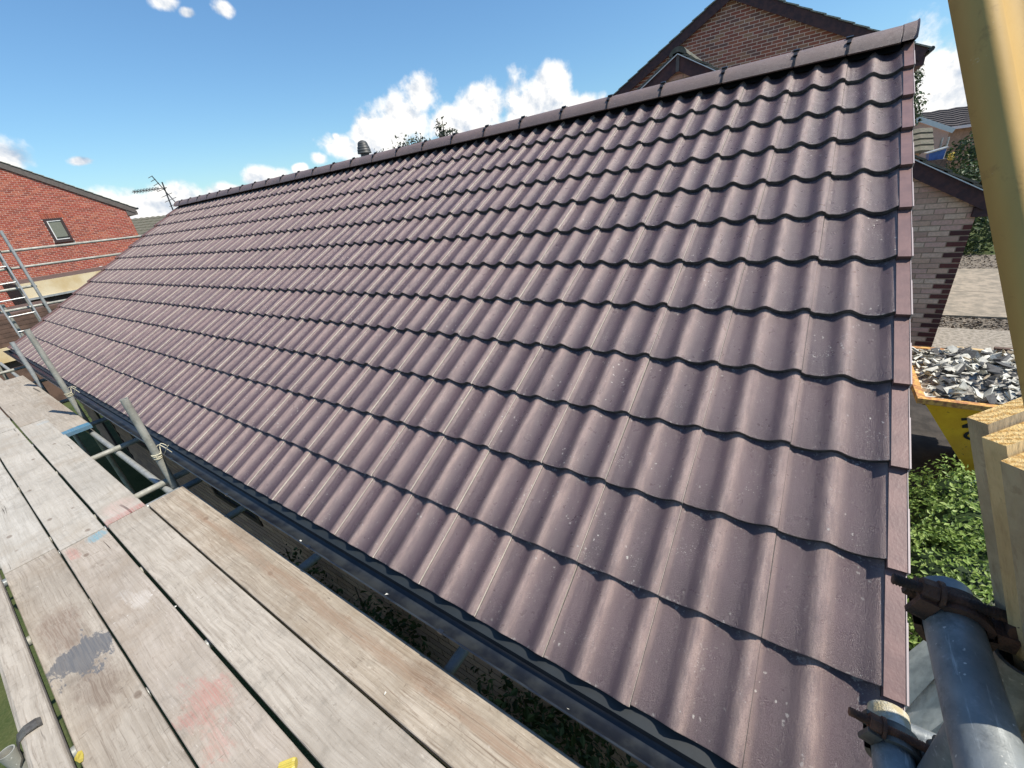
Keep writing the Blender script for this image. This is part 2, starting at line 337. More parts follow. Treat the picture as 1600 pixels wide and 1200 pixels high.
M['concrete'] = simple('pale_concrete', (.30, .26, .205), .9, 0, .35, 6, 1.0, c2=(.19, .17, .135))
M['concrete_grey'] = simple('grey_concrete', (.17, .155, .125), .92, 0, .3, 16, .9, c2=(.31, .28, .24))
M['dirt'] = simple('dark_paving', (.055, .048, .042), .95, 0, .5, 6, .5)
M['rubble_fine'] = simple('rubble_fine', (.48, .46, .41), .95, 0, .5, 30, 1.0, c2=(.12, .115, .11))
M['gravel'] = simple('gravel', (.22, .19, .15), .95, 0, .5, 25, .9, c2=(.09, .08, .07))
def leaf_mat(name, cols, trans=.25):
    k = NT(name); r = k.island(); n = len(cols)
    c = k.ramp(r, [(i / (n - 1), x) for i, x in enumerate(cols)])
    tr = k.n('ShaderNodeBsdfTranslucent'); k.l(c, tr.inputs[0]); mxs = k.n('ShaderNodeMixShader'); mxs.inputs[0].default_value = trans
    o = [x for x in k.t.nodes if x.type == 'OUTPUT_MATERIAL'][0]
    m = k.done(c, .5, 0, .4); k.l(k.b.outputs[0], mxs.inputs[1]); k.l(tr.outputs[0], mxs.inputs[2]); k.l(mxs.outputs[0], o.inputs[0]); return m
M['leaf'] = leaf_mat('hedge_leaf', [(.08, .14, .03), (.16, .25, .05), (.24, .35, .08), (.36, .46, .14)])
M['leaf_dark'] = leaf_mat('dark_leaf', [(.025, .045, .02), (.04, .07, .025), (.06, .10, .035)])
M['leaf_grey'] = leaf_mat('grey_green_leaf', [(.06, .075, .05), (.09, .11, .07), (.12, .12, .07)])
M['bark'] = simple('bark', (.06, .045, .035), .9)
def skip_paint():
    k = NT('skip_yellow_paint'); p = k.pos(); f = k.noise(p, 7, 6, .7); f2 = k.noise(p, 30, 5, .7)
    c = k.mix(k.rng(f, .3, .7), (.80, .46, .02), (.70, .36, .016)); c = k.mix(k.rng(f2, .63, .68), c, (.10, .035, .015)); c = k.mix(k.rng(f, .66, .7), c, (.16, .06, .025))
    return k.done(c, .45, 0, .5)
M['skip'] = skip_paint(); M['skip_rim'] = simple('scraped_rim', (.66, .38, .10), .7, .0, .5, 20, .5, c2=(.30, .12, .055))
M['black_paint'] = simple('black_lettering', (.012, .012, .012), .5, bump=.02)
M['chip_pale'] = simple('pale_rubble', (.66, .65, .58), .9, 0, .3, 15, .5); M['chip_dark'] = simple('dark_rubble', (.10, .10, .10), .8, 0, .5, 15, .4)
M['chip_tan'] = simple('tan_rubble', (.60, .50, .36), .9, 0, .3, 15, .5)
M['plastic_blue'] = simple('blue_plastic', (.03, .10, .36), .4, bump=.1); M['plastic_green'] = simple('green_plastic', (.03, .34, .22), .35, bump=.1)
M['yellow_plastic'] = simple('yellow_plastic', (.50, .41, .08), .45, bump=.05)
M['vent'] = simple('vent_pipe_plastic', (.065, .068, .066), .5, bump=.05)
def grp():
    k = NT('amber_fibreglass'); p = k.pos(); f = k.noise(k.vec('MULTIPLY', p, (1, 1, .25)), 10, 5, .6)
    c = k.mix(k.rng(f, .3, .7), (.58, .38, .13), (.44, .27, .085)); d = k.noise(p, 110, 4, .7)
    c = k.mix(k.rng(d, .68, .74, 0, .7), c, (.60, .50, .33)); c = k.mix(k.rng(k.noise(p, 60, 5, .7), .55, .7, 0, .5), c, (.24, .13, .05)); k.bump(d, .10, .001); return k.done(c, .55, 0, .35)
M['grp'] = grp()
def sheet():
    k = NT('grey_polythene'); p = k.pos(); f = k.noise(k.vec('MULTIPLY', p, (6, 6, 1)), 6, 5, .6)
    k.bump(f, .6, .02); c = k.mix(k.rng(f, .3, .7), (.42, .46, .49), (.66, .70, .72))
    tr = k.n('ShaderNodeBsdfTranslucent'); k.l(c, tr.inputs[0]); mxs = k.n('ShaderNodeMixShader'); mxs.inputs[0].default_value = .45
    o = [x for x in k.t.nodes if x.type == 'OUTPUT_MATERIAL'][0]; m = k.done(c, .3, 0, .6); k.l(k.b.outputs[0], mxs.inputs[1]); k.l(tr.outputs[0], mxs.inputs[2]); k.l(mxs.outputs[0], o.inputs[0]); return m
M['sheet'] = sheet()

# ------------------------------------------------------------------ mesh builder
ORG = {}
class MB:
    def __init__(s): s.v = []; s.f = []; s.mi = []; s.sm = []
    def add(s, vs, fs, mi=0, sm=False):
        o = len(s.v); s.v += [Vector(x) for x in vs]; s.f += [tuple(i + o for i in f) for f in fs]
        s.mi += [mi] * len(fs); s.sm += [sm] * len(fs)
    def box(s, lo, hi, mi=0, T=None):
        x0, y0, z0 = lo; x1, y1, z1 = hi
        v = [(x0, y0, z0), (x1, y0, z0), (x1, y1, z0), (x0, y1, z0), (x0, y0, z1), (x1, y0, z1), (x1, y1, z1), (x0, y1, z1)]
        if T: v = [T(Vector(a)) for a in v]
        s.add(v, [(0, 3, 2, 1), (4, 5, 6, 7), (0, 1, 5, 4), (1, 2, 6, 5), (2, 3, 7, 6), (3, 0, 4, 7)], mi)
    def obox(s, c, ax, hs, mi=0):
        c = Vector(c); v = []
        for k in (-1, 1):
            for a, b in ((-1, -1), (1, -1), (1, 1), (-1, 1)):
                v.append(c + ax[0] * a * hs[0] + ax[1] * b * hs[1] + ax[2] * k * hs[2])
        s.add(v, [(0, 3, 2, 1), (4, 5, 6, 7), (0, 1, 5, 4), (1, 2, 6, 5), (2, 3, 7, 6), (3, 0, 4, 7)], mi)
    def prism(s, poly, off, mi=0):
        n = len(poly); a = [Vector(p) for p in poly]; b = [p + Vector(off) for p in a]
        s.add(a + b, [tuple(range(n))[::-1], tuple(range(n, 2 * n))] + [(i, (i + 1) % n, n + (i + 1) % n, n + i) for i in range(n)], mi)
    def tube(s, pts, r, seg=14, cap=True, mi=0, hollow=0):
        pts = [Vector(p) for p in pts]; rings = []
        for i, p in enumerate(pts):
            t = (pts[min(i + 1, len(pts) - 1)] - pts[max(i - 1, 0)]).normalized()
            u = t.orthogonal().normalized() if i == 0 else (rings[-1][1] - t * rings[-1][1].dot(t)).normalized()
            rings.append((p, u, t.cross(u)))
        rr = r if isinstance(r, (list, tuple)) else [r] * len(pts)
        vs = []
        for (p, u, w), q in zip(rings, rr):
            for k in range(seg):
                a = 2 * pi * k / seg; vs.append(p + u * cos(a) * q + w * sin(a) * q)
        fs = [(i * seg + k, i * seg + (k + 1) % seg, (i + 1) * seg + (k + 1) % seg, (i + 1) * seg + k) for i in range(len(pts) - 1) for k in range(seg)]
        s.add(vs, fs, mi, True)
        if hollow:
            for (p, u, w), sg in ((rings[0], 1), (rings[-1], -1)):
                t = w.cross(u).normalized() * 1.0
                t = (pts[1] - pts[0]).normalized() if sg == 1 else (pts[-2] - pts[-1]).normalized()
                a = [p + (u * cos(2 * pi * k / seg) + w * sin(2 * pi * k / seg)) * r for k in range(seg)]
                b = [p + (u * cos(2 * pi * k / seg) + w * sin(2 * pi * k / seg)) * (r - hollow) for k in range(seg)]
                c = [x + t * .12 for x in b]
                s.add(a + b + c, [(k, (k + 1) % seg, seg + (k + 1) % seg, seg + k) for k in range(seg)] + [(seg + k, seg + (k + 1) % seg, 2 * seg + (k + 1) % seg, 2 * seg + k) for k in range(seg)] + [tuple(range(2 * seg, 3 * seg))], mi)
        elif cap:
            s.add(vs[:seg], [tuple(range(seg))[::-1]], mi); s.add(vs[-seg:], [tuple(range(seg))], mi)
    def build(s, name, mats, parent=None, loc=None):
        me = bpy.data.meshes.new(name)
        o = bpy.data.objects.new(name, me); COL.objects.link(o)
        org = ORG.get(parent.name, Vector()) if parent else Vector()
        if loc is None: loc = org if parent else (sum(s.v, Vector()) / len(s.v))
        loc = Vector(loc)
        me.from_pydata([tuple(v - loc) for v in s.v], [], s.f)
        me.polygons.foreach_set('material_index', s.mi); me.polygons.foreach_set('use_smooth', s.sm)
        for m in (mats if isinstance(mats, (list, tuple)) else [mats]): me.materials.append(m)
        me.update()
        o.location = loc - org; ORG[o.name] = loc
        if parent: o.parent = parent
        return o
def thing(name, label, cat, loc=(0, 0, 0), group=None):
    o = bpy.data.objects.new(name, None); COL.objects.link(o); o.location = loc; ORG[o.name] = Vector(loc)
    o.empty_display_size = .2
    return tag(o, label, cat, group)
def tag(o, label, cat, group=None):
    o['label'] = label; o['category'] = cat
    if group: o['group'] = group
    return o
def struct(o): o['kind'] = 'structure'; return o
def stuff(o): o['kind'] = 'stuff'; return o

# ------------------------------------------------------------------ setting: ground
GZ = -2.3
mb = MB(); mb.add([(-400, -400, GZ), (400, -400, GZ), (400, 600, GZ), (-400, 600, GZ)], [(0, 1, 2, 3)])
struct(mb.build('ground', M['grass'], loc=(0, 0, GZ)))
mb = MB(); mb.box((.55, -6, GZ + .004), (9.2, -.05, GZ + .02)); struct(mb.build('paved_yard', M['dirt']))
drv = bpy.data.objects.new('driveway', None); COL.objects.link(drv); drv.location = (12, -4, GZ); ORG['driveway'] = Vector((12, -4, GZ)); struct(drv)
for i, (x0, x1, m, h) in enumerate([(9.0, 11.05, 'concrete_grey', .05), (11.9, 14.05, 'concrete', .07), (14.09, 16.8, 'concrete', .06)]):
    for j in range(2):
        y0 = -2.4 - .9 * 0 - 3.2 * (j + 1); mb = MB(); mb.box((x0 + .01, y0, GZ + .004), (x1 - .01, y0 + 3.18 + (1.6 if j == 0 else 0), GZ + h + .004 * j)); mb.build('concrete_slab', M[m], drv)
def gravel_strip(x0, x1, y0, y1, n, name):
    mb = MB(); mb.box((x0, y0, GZ + .005), (x1, y1, GZ + .03))
    for _ in range(n):
        c = Vector((random.uniform(x0, x1), random.uniform(y0, y1), GZ + .04)); r = random.uniform(.02, .06)
        vs = [c + Vector((random.uniform(-1, 1), random.uniform(-1, 1), random.uniform(-.5, .6))).normalized() * r for _ in range(5)]
        mb.add(vs, [(0, 1, 2), (0, 2, 3), (0, 3, 4), (0, 4, 1), (1, 4, 3, 2)])
    return stuff(mb.build(name, M['gravel'], drv))
gravel_strip(11.1, 11.85, -6.5, -.9, 1500, 'broken_stone'); gravel_strip(16.85, 19, -7, -2, 900, 'gravel')

# ------------------------------------------------------------------ the bungalow with the new roof
def R(u, v, n): return Vector((v * CT - n * ST, u, v * ST + n * CT))
bung = thing('bungalow', 'long bungalow with a newly laid plum-brown pantile roof filling the middle of the view', 'house', (0, 0, GZ))
NT_, NC = 39, 12
LEN = NT_ * .3
# roof body: underlay deck near side, far slope
VR = NC * G + .05
mb = MB()
top = R(0, VR, -.07)
for u0, u1 in ((0.0, LEN),):
    a, b = R(u0, .04, -.075), R(u0, VR, -.075); c, d = R(u1, VR, -.075), R(u1, .04, -.075)
    fx = 2 * b.x
    a2 = Vector((fx - a.x, a.y, a.z)); d2 = Vector((fx - d.x, d.y, d.z))
    low = Vector((0, 0, -.05))
    mb.add([a, b, c, d, a2, d2, a + low, a2 + low, d + low, d2 + low, b + low * .5, c + low * .5], [(3, 2, 1, 0), (1, 2, 5, 4), (0, 1, 4, 7, 6), (2, 3, 8, 9, 5), (3, 0, 6, 8), (4, 5, 9, 7), (6, 7, 9, 8)])
roof = mb.build('roof', M['felt'], bung, loc=(0, 0, 0))
RX = b.x; FX = 2 * b.x
# far slope tiles as courses
def prof(x):
    ph = (x - .02) / .15; ph = ph + .04 * sin(2 * pi * ph)
    return .030 * (((1 + cos(2 * pi * ph)) / 2) ** 1.2) - .030
mb = MB()
for j in range(NC):
    vs = []; nn_ = 39 * 12
    for vi, (vv, lift) in enumerate(((j * G, 0), (j * G, -.024), ((j + 1) * G, -.028))):
        for i in range(nn_ + 1):
            u = LEN * i / nn_; p = R(u, vv, prof(LEN - u) + lift); vs.append(Vector((FX - p.x, p.y, p.z)))
    m_ = nn_ + 1
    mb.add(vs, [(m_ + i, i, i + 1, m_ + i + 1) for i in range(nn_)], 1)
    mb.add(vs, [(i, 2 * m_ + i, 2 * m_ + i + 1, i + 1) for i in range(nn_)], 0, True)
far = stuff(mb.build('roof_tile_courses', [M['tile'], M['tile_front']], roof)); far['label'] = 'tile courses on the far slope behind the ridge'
# one tile (local: x = -u, y = up slope, z = outward)
def tile_geo():
    K = 20; L = .405; t = .0245; vs = []; fs = []; mi = []; sm = []
    def h(u, v):
        z = prof(u) - .026 * v / G
        if u > .272: z -= .0062 * min(1, (u - .272) / .01)
        return z
    us = [.300 * i / K for i in range(K + 1)]
    us.insert(K, .282); us = sorted(set([round(u, 4) for u in us] + [.272, .2975]))
    n = len(us)
    rows = [(0.0, 0), (.004, .0), (G * .5, 0), (L, 0)]
    for (v, _) in rows:
        for u in us: vs.append((-u, v if v > 0 else 0.0, h(u, v) - (.0022 if v == 0 else 0)))
    for r in range(len(rows) - 1):
        for i in range(n - 1):
            fs.append((r * n + i, (r + 1) * n + i, (r + 1) * n + i + 1, r * n + i + 1)); mi.append(1 if us[i] >= .2974 else 0); sm.append(True)  # lap channel strip: groove shade and dirt put into a darker colour
    b = len(vs)                         # front face
    rnd = random.Random(3)
    for u in us: vs.append((-u, 0.0, h(u, 0) - .0022))
    for u in us: vs.append((-u, 0.003, h(u, 0) - t - rnd.uniform(0, .003)))
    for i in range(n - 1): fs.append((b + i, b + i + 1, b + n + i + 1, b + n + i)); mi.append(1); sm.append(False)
    b = len(vs)                         # right side face (u = 0)
    vs += [(0, 0, h(0, 0)), (0, L, h(0, L)), (0, L, h(0, L) - .012), (0, 0, h(0, 0) - .014)]
    fs.append((b, b + 3, b + 2, b + 1)); mi.append(2); sm.append(False)
    return vs, fs, mi, sm
TG = tile_geo()
def mesh_from(name, G_, mats):
    me = bpy.data.meshes.new(name); me.from_pydata(G_[0], [], G_[1]); me.polygons.foreach_set('material_index', G_[2]); me.polygons.foreach_set('use_smooth', G_[3])
    for m in mats: me.materials.append(m)
    me.update(); return me
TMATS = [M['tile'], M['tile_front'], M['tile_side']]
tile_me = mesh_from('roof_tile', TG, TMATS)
TM = Matrix(((0, CT, -ST), (-1, 0, 0), (0, ST, CT)))
TE = TM.to_euler()
rest = MB()
for k in range(NT_):
    for j in range(NC):
        du = random.uniform(-.0008, .0008); dv = random.uniform(-.0035, .0035); dn = random.uniform(-.0012, .0012); tw = random.uniform(-.004, .004)
        loc = R(k * .3 + du, j * G + dv, dn)
        mat = TM @ Matrix.Rotation(tw, 3, 'Z')
        if k < 25:
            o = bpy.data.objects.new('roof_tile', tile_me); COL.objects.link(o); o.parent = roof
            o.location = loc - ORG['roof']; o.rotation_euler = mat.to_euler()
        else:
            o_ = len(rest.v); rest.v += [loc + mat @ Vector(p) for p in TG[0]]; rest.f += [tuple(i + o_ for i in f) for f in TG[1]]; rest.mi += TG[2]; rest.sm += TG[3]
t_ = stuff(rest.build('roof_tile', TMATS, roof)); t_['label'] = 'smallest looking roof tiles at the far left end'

# verge units, both ends
def verge(u_in, u_out, sgn):
    for j in range(NC):
        mb = MB(); v0 = j * G - .022; v1 = (j + 1) * G + .02; t0 = .003; t1 = -.022
        P = lambda u, v, n: R(u, v, n)
        us, ue = u_in, u_out
        # top cap
        mb.add([P(us, v0, t0), P(ue, v0, t0), P(ue, v1, t1), P(us, v1, t1)], [(0, 1, 2, 3)] if sgn > 0 else [(3, 2, 1, 0)])
        # front, drooping
        mb.add([P(us, v0, t0), P(ue, v0, t0), P(ue, v0 + .012, t0 - .042), P(us, v0 + .012, t0 - .036)], [(3, 2, 1, 0)] if sgn > 0 else [(0, 1, 2, 3)], 0)
        # inner edge and outer side
        mb.add([P(us, v0, t0), P(us, v1, t1), P(us, v1, t1 - .03), P(us, v0, t0 - .036)], [(0, 1, 2, 3)] if sgn > 0 else [(3, 2, 1, 0)])
        o1 = ue - sgn * .001
        mb.add([P(o1, v0, t0), P(o1, v1, t1), P(o1, v1, t1 - .13), P(o1, v0, t0 - .13)], [(3, 2, 1, 0)] if sgn > 0 else [(0, 1, 2, 3)])
        # raised lip on the outer edge, lower half of each unit
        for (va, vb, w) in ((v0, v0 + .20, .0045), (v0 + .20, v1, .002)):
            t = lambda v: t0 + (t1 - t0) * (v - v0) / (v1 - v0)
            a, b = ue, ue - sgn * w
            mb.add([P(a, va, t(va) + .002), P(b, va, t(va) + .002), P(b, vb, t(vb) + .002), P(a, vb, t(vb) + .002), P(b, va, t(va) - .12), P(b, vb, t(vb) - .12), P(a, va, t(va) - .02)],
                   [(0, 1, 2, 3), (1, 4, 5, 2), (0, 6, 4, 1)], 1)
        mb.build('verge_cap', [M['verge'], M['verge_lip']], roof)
verge(.027, -.017, 1); verge(LEN - .02, LEN + .03, -1)
# black ventilated strip under the ridge, ridge tiles, clips
mb = MB(); a = R(0, NC * G - .045, -.032); mb.add([R(.03, NC * G - .055, -.034), R(LEN, NC * G - .055, -.034), R(LEN, NC * G + .06, -.005), R(.03, NC * G + .06, -.005)], [(3, 2, 1, 0)])
mb.build('ridge_roll', M['ridge_clip'], roof)
RC = Vector((R(0, NC * G, 0).x + .065, 0, 1.915)); RR = .158
def arc(y, r, a0=-71, a1=71, n=12): return [RC + Vector((r * sin(radians(a0 + (a1 - a0) * i / n)), y, r * cos(radians(a0 + (a1 - a0) * i / n)))) for i in range(n + 1)]
def ridge(y0, y1, end=0, r=RR):
    mb = MB(); n = 12; A, B, A2, B2 = arc(y0, r), arc(y1, r - .004), arc(y0, r - .018), arc(y1, r - .022)
    mb.add(A + B, [(i, i + 1, n + 2 + i, n + 1 + i) for i in range(n)][::-1], 0, True)
    mb.add(A2 + B2, [(n + 1 + i, n + 2 + i, i + 1, i) for i in range(n)], 0, True)
    for X, Y in ((A, A2), (B, B2)): mb.add(X + Y, [(i, i + 1, n + 2 + i, n + 1 + i) for i in range(n)])
    mb.add([A[0], B[0], B2[0], A2[0]], [(0, 1, 2, 3)]); mb.add([A[-1], B[-1], B2[-1], A2[-1]], [(3, 2, 1, 0)])
    if end:
        y = y0 if end < 0 else y1; ar = arc(y, r - .001); mb.add(ar, [tuple(range(n + 1))])
    return mb.build('ridge_tile', [M['ridge']], roof)
def ridge_end(y0, y1):
    mb = MB(); n = 12; ys = [y0, y0 + .01, y1]; rs = [RR + .016, RR + .008, RR + .003] if y0 < 1 else [RR + .004, RR + .004, RR + .006]
    rings = [arc(y, r) for y, r in zip(ys, rs)]
    for q in range(2): mb.add(rings[q] + rings[q + 1], [(i, i + 1, n + 2 + i, n + 1 + i) for i in range(n)], 0, True)
    mb.add(rings[0], [tuple(range(n + 1))]); mb.add(rings[2], [tuple(range(n + 1))]); mb.build('ridge_end_cap', [M['ridge']], roof)
ridge_end(-.024, .046)
js = [.046, .314, .606]
while js[-1] < LEN - .5: js.append(js[-1] + .4525)
js.append(LEN + .0)
for a, b in zip(js, js[1:]): ridge(a + .003, b - .003)
ridge_end(LEN, LEN + .05)
for y in js[1:-1]:
    mb = MB(); n = 12
    A, B = arc(y - .007, RR + .003), arc(y + .007, RR + .003)
    mb.add(A + B, [(i, i + 1, n + 2 + i, n + 1 + i) for i in range(n)]); 
    for aa in (-20, -42):
        c = RC + Vector(((RR + .006) * sin(radians(aa)), y, (RR + .006) * cos(radians(aa)))); ax = (Vector((cos(radians(aa)), 0, -sin(radians(aa)))), Vector((0, 1, 0)), Vector((sin(radians(aa)), 0, cos(radians(aa)))))
        mb.obox(c, ax, (.011, .019 if aa == -20 else .012, .006))
    mb.build('ridge_clip', M['ridge_clip'], roof)
# gutter
mb = MB(); n = 14; gc = Vector((-.033, 0, -.052)); gr = .056; ends = []
gr0, gr1 = -.03, LEN + .03
def garc(y, r): return [gc + Vector((r * cos(pi + pi * i / n), y, r * sin(pi + pi * i / n))) for i in range(n + 1)]
A, B, A2, B2 = garc(gr0, gr), garc(gr1, gr), garc(gr0, gr - .003), garc(gr1, gr - .003)
mb.add(A + B, [(n + 1 + i, n + 2 + i, i + 1, i) for i in range(n)], 0, True); mb.add(A2 + B2, [(i, i + 1, n + 2 + i, n + 1 + i) for i in range(n)], 0, True)
mb.add(A, [tuple(range(n + 1))]); mb.add(B, [tuple(range(n + 1))])
mb.tube([(gc.x - gr, gr0, gc.z), (gc.x - gr, gr1, gc.z)], .0045, 8)
gut = mb.build('gutter', M['gutter'], bung)
for y in [.4 + .9 * i for i in range(13)]:
    mb = MB(); a_, b_ = garc(y - .012, gr + .004), garc(y + .012, gr + .004); mb.add(a_ + b_, [(n + 1 + i, n + 2 + i, i + 1, i) for i in range(n)], 0, True)
    mb.box((gc.x - gr - .006, y - .012, gc.z - .004), (gc.x - gr + .008, y + .012, gc.z + .006)); mb.build('gutter_bracket', M['gutter'], gut)
mb = MB(); mb.add([R(0, .03, -.055), R(LEN, .03, -.055), Vector((-.014, LEN, -.052)), Vector((-.014, 0, -.052)), Vector((-.016, LEN, -.075)), Vector((-.016, 0, -.075))], [(0, 1, 2, 3), (3, 2, 4, 5)])
mb.build('eaves_tray', M['tray'], bung)
mb = MB(); mb.box((.028, 0, -.25), (.046, LEN, -.045)); mb.build('fascia', M['barge'], bung)
mb = MB(); mb.box((.046, 0, -.25), (.42, LEN, -.235)); mb.build('soffit', M['ply'], bung)
# walls: front wall with window openings, gables
WX = .40
mb = MB(); mb.box((WX, .06, GZ), (WX + .25, LEN - .06, -.25)); mb.box((FX - WX - .25, .06, GZ), (FX - WX, LEN - .06, -.25))
for y0 in (.05, LEN - .30):
    zt = R(0, VR, -.13).z; mb.prism([(WX, y0, GZ), (FX - WX, y0, GZ), (FX - WX, y0, -.0), (RX, y0, zt), (WX, y0, -.0)], (0, .25, 0))
mb.build('wall', M['concrete_grey'], bung)
br = MB(); z = GZ + .01; row = 0
while z < -.33:
    y = .08 - (.1125 if row % 2 else 0)
    while y < LEN - .2:
        cy_ = y + .1
        if not any(a < cy_ < b and z > GZ + c for a, b, c in ((4.6, 5.7, .9), (7.4, 8.6, .9), (9.6, 10.6, .1))):
            br.box((WX - .012, max(y, .06), z), (WX + .02, min(y + .215, LEN - .06), z + .065))
        y += .225
    z += .075; row += 1
stuff(br.build('brick', M['front_brick'], bung))
for a, b, c in ((4.6, 5.7, .9), (7.4, 8.6, .9), (9.6, 10.6, .1)):
    mb = MB(); zz0, zz1 = GZ + c, -.33
    for lo, hi in (((a, zz0), (b, zz0 + .06)), ((a, zz1 - .06), (b, zz1)), ((a, zz0 + .06), (a + .06, zz1 - .06)), ((b - .06, zz0 + .06), (b, zz1 - .06))):
        mb.box((WX - .02, lo[0], lo[1]), (WX + .03, hi[0], hi[1]))
    w = mb.build('window_frame', M['frame_brown'], bung); mb = MB(); mb.box((WX - .006, a + .06, zz0 + .06), (WX - .002, b - .06, zz1 - .06)); mb.build('pane', M['glass'], w)
# soil vent through the far slope
mb = MB(); vx, vy = 3.92, 5.9; z0 = 1.66
mb.tube([(vx, vy, z0), (vx, vy, 2.18)], .062, 18)
vent = tag(mb.build('roof_vent', M['vent'], loc=(vx, vy, z0)), 'dark grey soil vent pipe with ribbed mushroom cowl poking up behind the ridge', 'vent pipe')
mb = MB()
for i in range(4):
    zz = 2.165 + i * .032; rr = [.100, .096, .088, .076][i]; mb.tube([(vx, vy, zz), (vx, vy, zz + .022), (vx, vy, zz + .032)], [rr, rr - .004, rr - .016], 18)
mb.tube([(vx, vy, 2.29), (vx, vy, 2.315), (vx, vy, 2.33)], [.072, .055, .02], 18); mb.build('cowl', M['vent'], vent)

# ------------------------------------------------------------------ scaffold deck
DZ = -.25
def board(x0, x1, y0, y1, mat, label, z=DZ, th=.038, tilt=0):
    x0 += .0025; x1 -= .0025
    mb = MB(); segs = 8; sag = random.uniform(-.002, .002); b = .003; xs = [x0, x0 + b, x1 - b, x1]
    ring = []
    for i in range(segs + 1):
        y = y0 + (y1 - y0) * i / segs; w = random.uniform(-.0015, .0015)
        dz = sag * sin(pi * i / segs) + tilt * (i / segs)
        ring += [Vector((x0 + w, y, z + dz - th)), Vector((x0 + w, y, z + dz - b)), Vector((x0 + b + w, y, z + dz)), Vector((x1 - b + w, y, z + dz)), Vector((x1 + w, y, z + dz - b)), Vector((x1 + w, y, z + dz - th))]
    mb.add(ring, [(i * 6 + k, (i + 1) * 6 + k, (i + 1) * 6 + (k + 1) % 6, i * 6 + (k + 1) % 6) for i in range(segs) for k in range(6)])
    mb.add(ring[:6], [(0, 1, 2, 3, 4, 5)]); mb.add(ring[-6:], [(5, 4, 3, 2, 1, 0)])
    return tag(mb.build('scaffold_board', M[mat], loc=((x0 + x1) / 2, (y0 + y1) / 2, z)), label, 'scaffold board', 'boards of the scaffold deck')
X = [(-.340, -.112), (-.567, -.345), (-.800, -.577), (-1.034, -.805)]
board(*X[0], -.85, 3.925, 'board_brown', 'brown-streaked board nearest the gutter, running out at the bottom of the photo')
board(*X[1], -.85, 3.925, 'board', 'grey-brown board in the near set, second from the gutter, beside the wide black gap')
board(*X[2], -.85, 3.915, 'board_red', 'board with red paint dabs and a turquoise corner, left of the wide black gap')
board(*X[3], -.85, 3.99, 'board_stain', 'board with a big blue-grey and brown stain beside the edge beam')
board(-.365, -.142, 6.28, 10.1, 'board_blue', 'board with a blue painted end beyond the gap in the deck')
board(*X[1], 3.935, 7.13, 'board_redend', 'pale board with a red painted end at the gap in the deck')
board(*X[2], 3.93, 7.16, 'board_pale', 'bleached middle-set board between the red-ended board and the cracked pale one')
board(*X[3], 4.0, 7.18, 'board_pale', 'cracked pale middle-set board at the left edge of the photo')
board(*X[1], 7.15, 11.0, 'board', 'far board with a long crack, touching the blue-ended board')
board(*X[2], 7.18, 11.05, 'board_pale', 'far pale board left of the cracked far board')
board(*X[3], 7.2, 11.1, 'board_pale', 'far board at the left edge, outermost of the far set')
board(*X[1], 11.03, 13.2, 'board_pale', 'short grey board at the very far end of the deck, nearest the roof')
board(*X[2], 11.07, 13.2, 'board', 'short board at the very far end of the deck, left of the other')
# toe board on edge
mb = MB(); mb.prism([(-1.044, -.5, DZ), (-1.041, -.5, DZ + .04), (-1.046, -.5, DZ + .048), (-1.118, -.5, DZ + .056), (-1.131, -.5, DZ + .048), (-1.133, -.5, DZ)], (0, 4.4, 0))
tag(mb.build('edge_beam', M['board']), 'narrow bleached beam lying along the left edge of the deck under a steel clip', 'beam')
# clip over toe board
mb = MB(); cy0 = 2.52
pts = [(-1.068, DZ + .055), (-1.080, DZ + .064), (-1.110, DZ + .066), (-1.135, DZ + .052), (-1.150, DZ + .020), (-1.158, DZ - .02), (-1.175, DZ - .045)]
for (xa, za), (xb, zb) in zip(pts, pts[1:]):
    d = Vector((xb - xa, 0, zb - za)).normalized(); nrm = Vector((-d.z, 0, d.x)) * .004
    A_ = Vector((xa, 0, za)); B_ = Vector((xb, 0, zb))
    mb.add([A_ + Vector((0, cy0, 0)), B_ + Vector((0, cy0, 0)), B_ + Vector((0, cy0 + .05, 0)), A_ + Vector((0, cy0 + .05, 0)), A_ + nrm + Vector((0, cy0, 0)), B_ + nrm + Vector((0, cy0, 0)), B_ + nrm + Vector((0, cy0 + .05, 0)), A_ + nrm + Vector((0, cy0 + .05, 0))],
           [(0, 1, 2, 3), (7, 6, 5, 4), (0, 4, 5, 1), (2, 6, 7, 3)])
tag(mb.build('board_clip', M['coupler_grey']), 'bent steel clip hooked over the edge beam at the lower left', 'clip')

# ------------------------------------------------------------------ scaffold tubes
RT = .0242
def tube(p0, p1, label, mat='galv', group='scaffold tubes', r=RT):
    mb = MB(); mb.tube([p0, (Vector(p0) + Vector(p1)) / 2, p1], r, 20, hollow=.004)
    return tag(mb.build('scaffold_tube', M[mat]), label, 'scaffold tube', group)
tube((-.118, 4.20, GZ), (-.118, 4.20, .43), 'upright tube beside the deck gap, its top standing against the tiles', 'galv_old')
tube((-.118, 6.78, GZ), (-.118, 6.78, .74), 'tall upright tube tied with twine further along the gutter, second from the front', 'galv_old')
tube((-.118, 8.92, GZ), (-.118, 8.92, .40), 'pale upright tube at the far end of the gutter', 'galv')
tube((-1.175, 2.55, GZ), (-1.175, 2.55, DZ + .03), 'short upright tube end behind the steel clip', 'galv_old')
tube((-1.13, 6.2, GZ), (-1.13, 6.2, DZ + .1), 'outer upright tube under the deck edge out of frame at the left', 'galv_old')
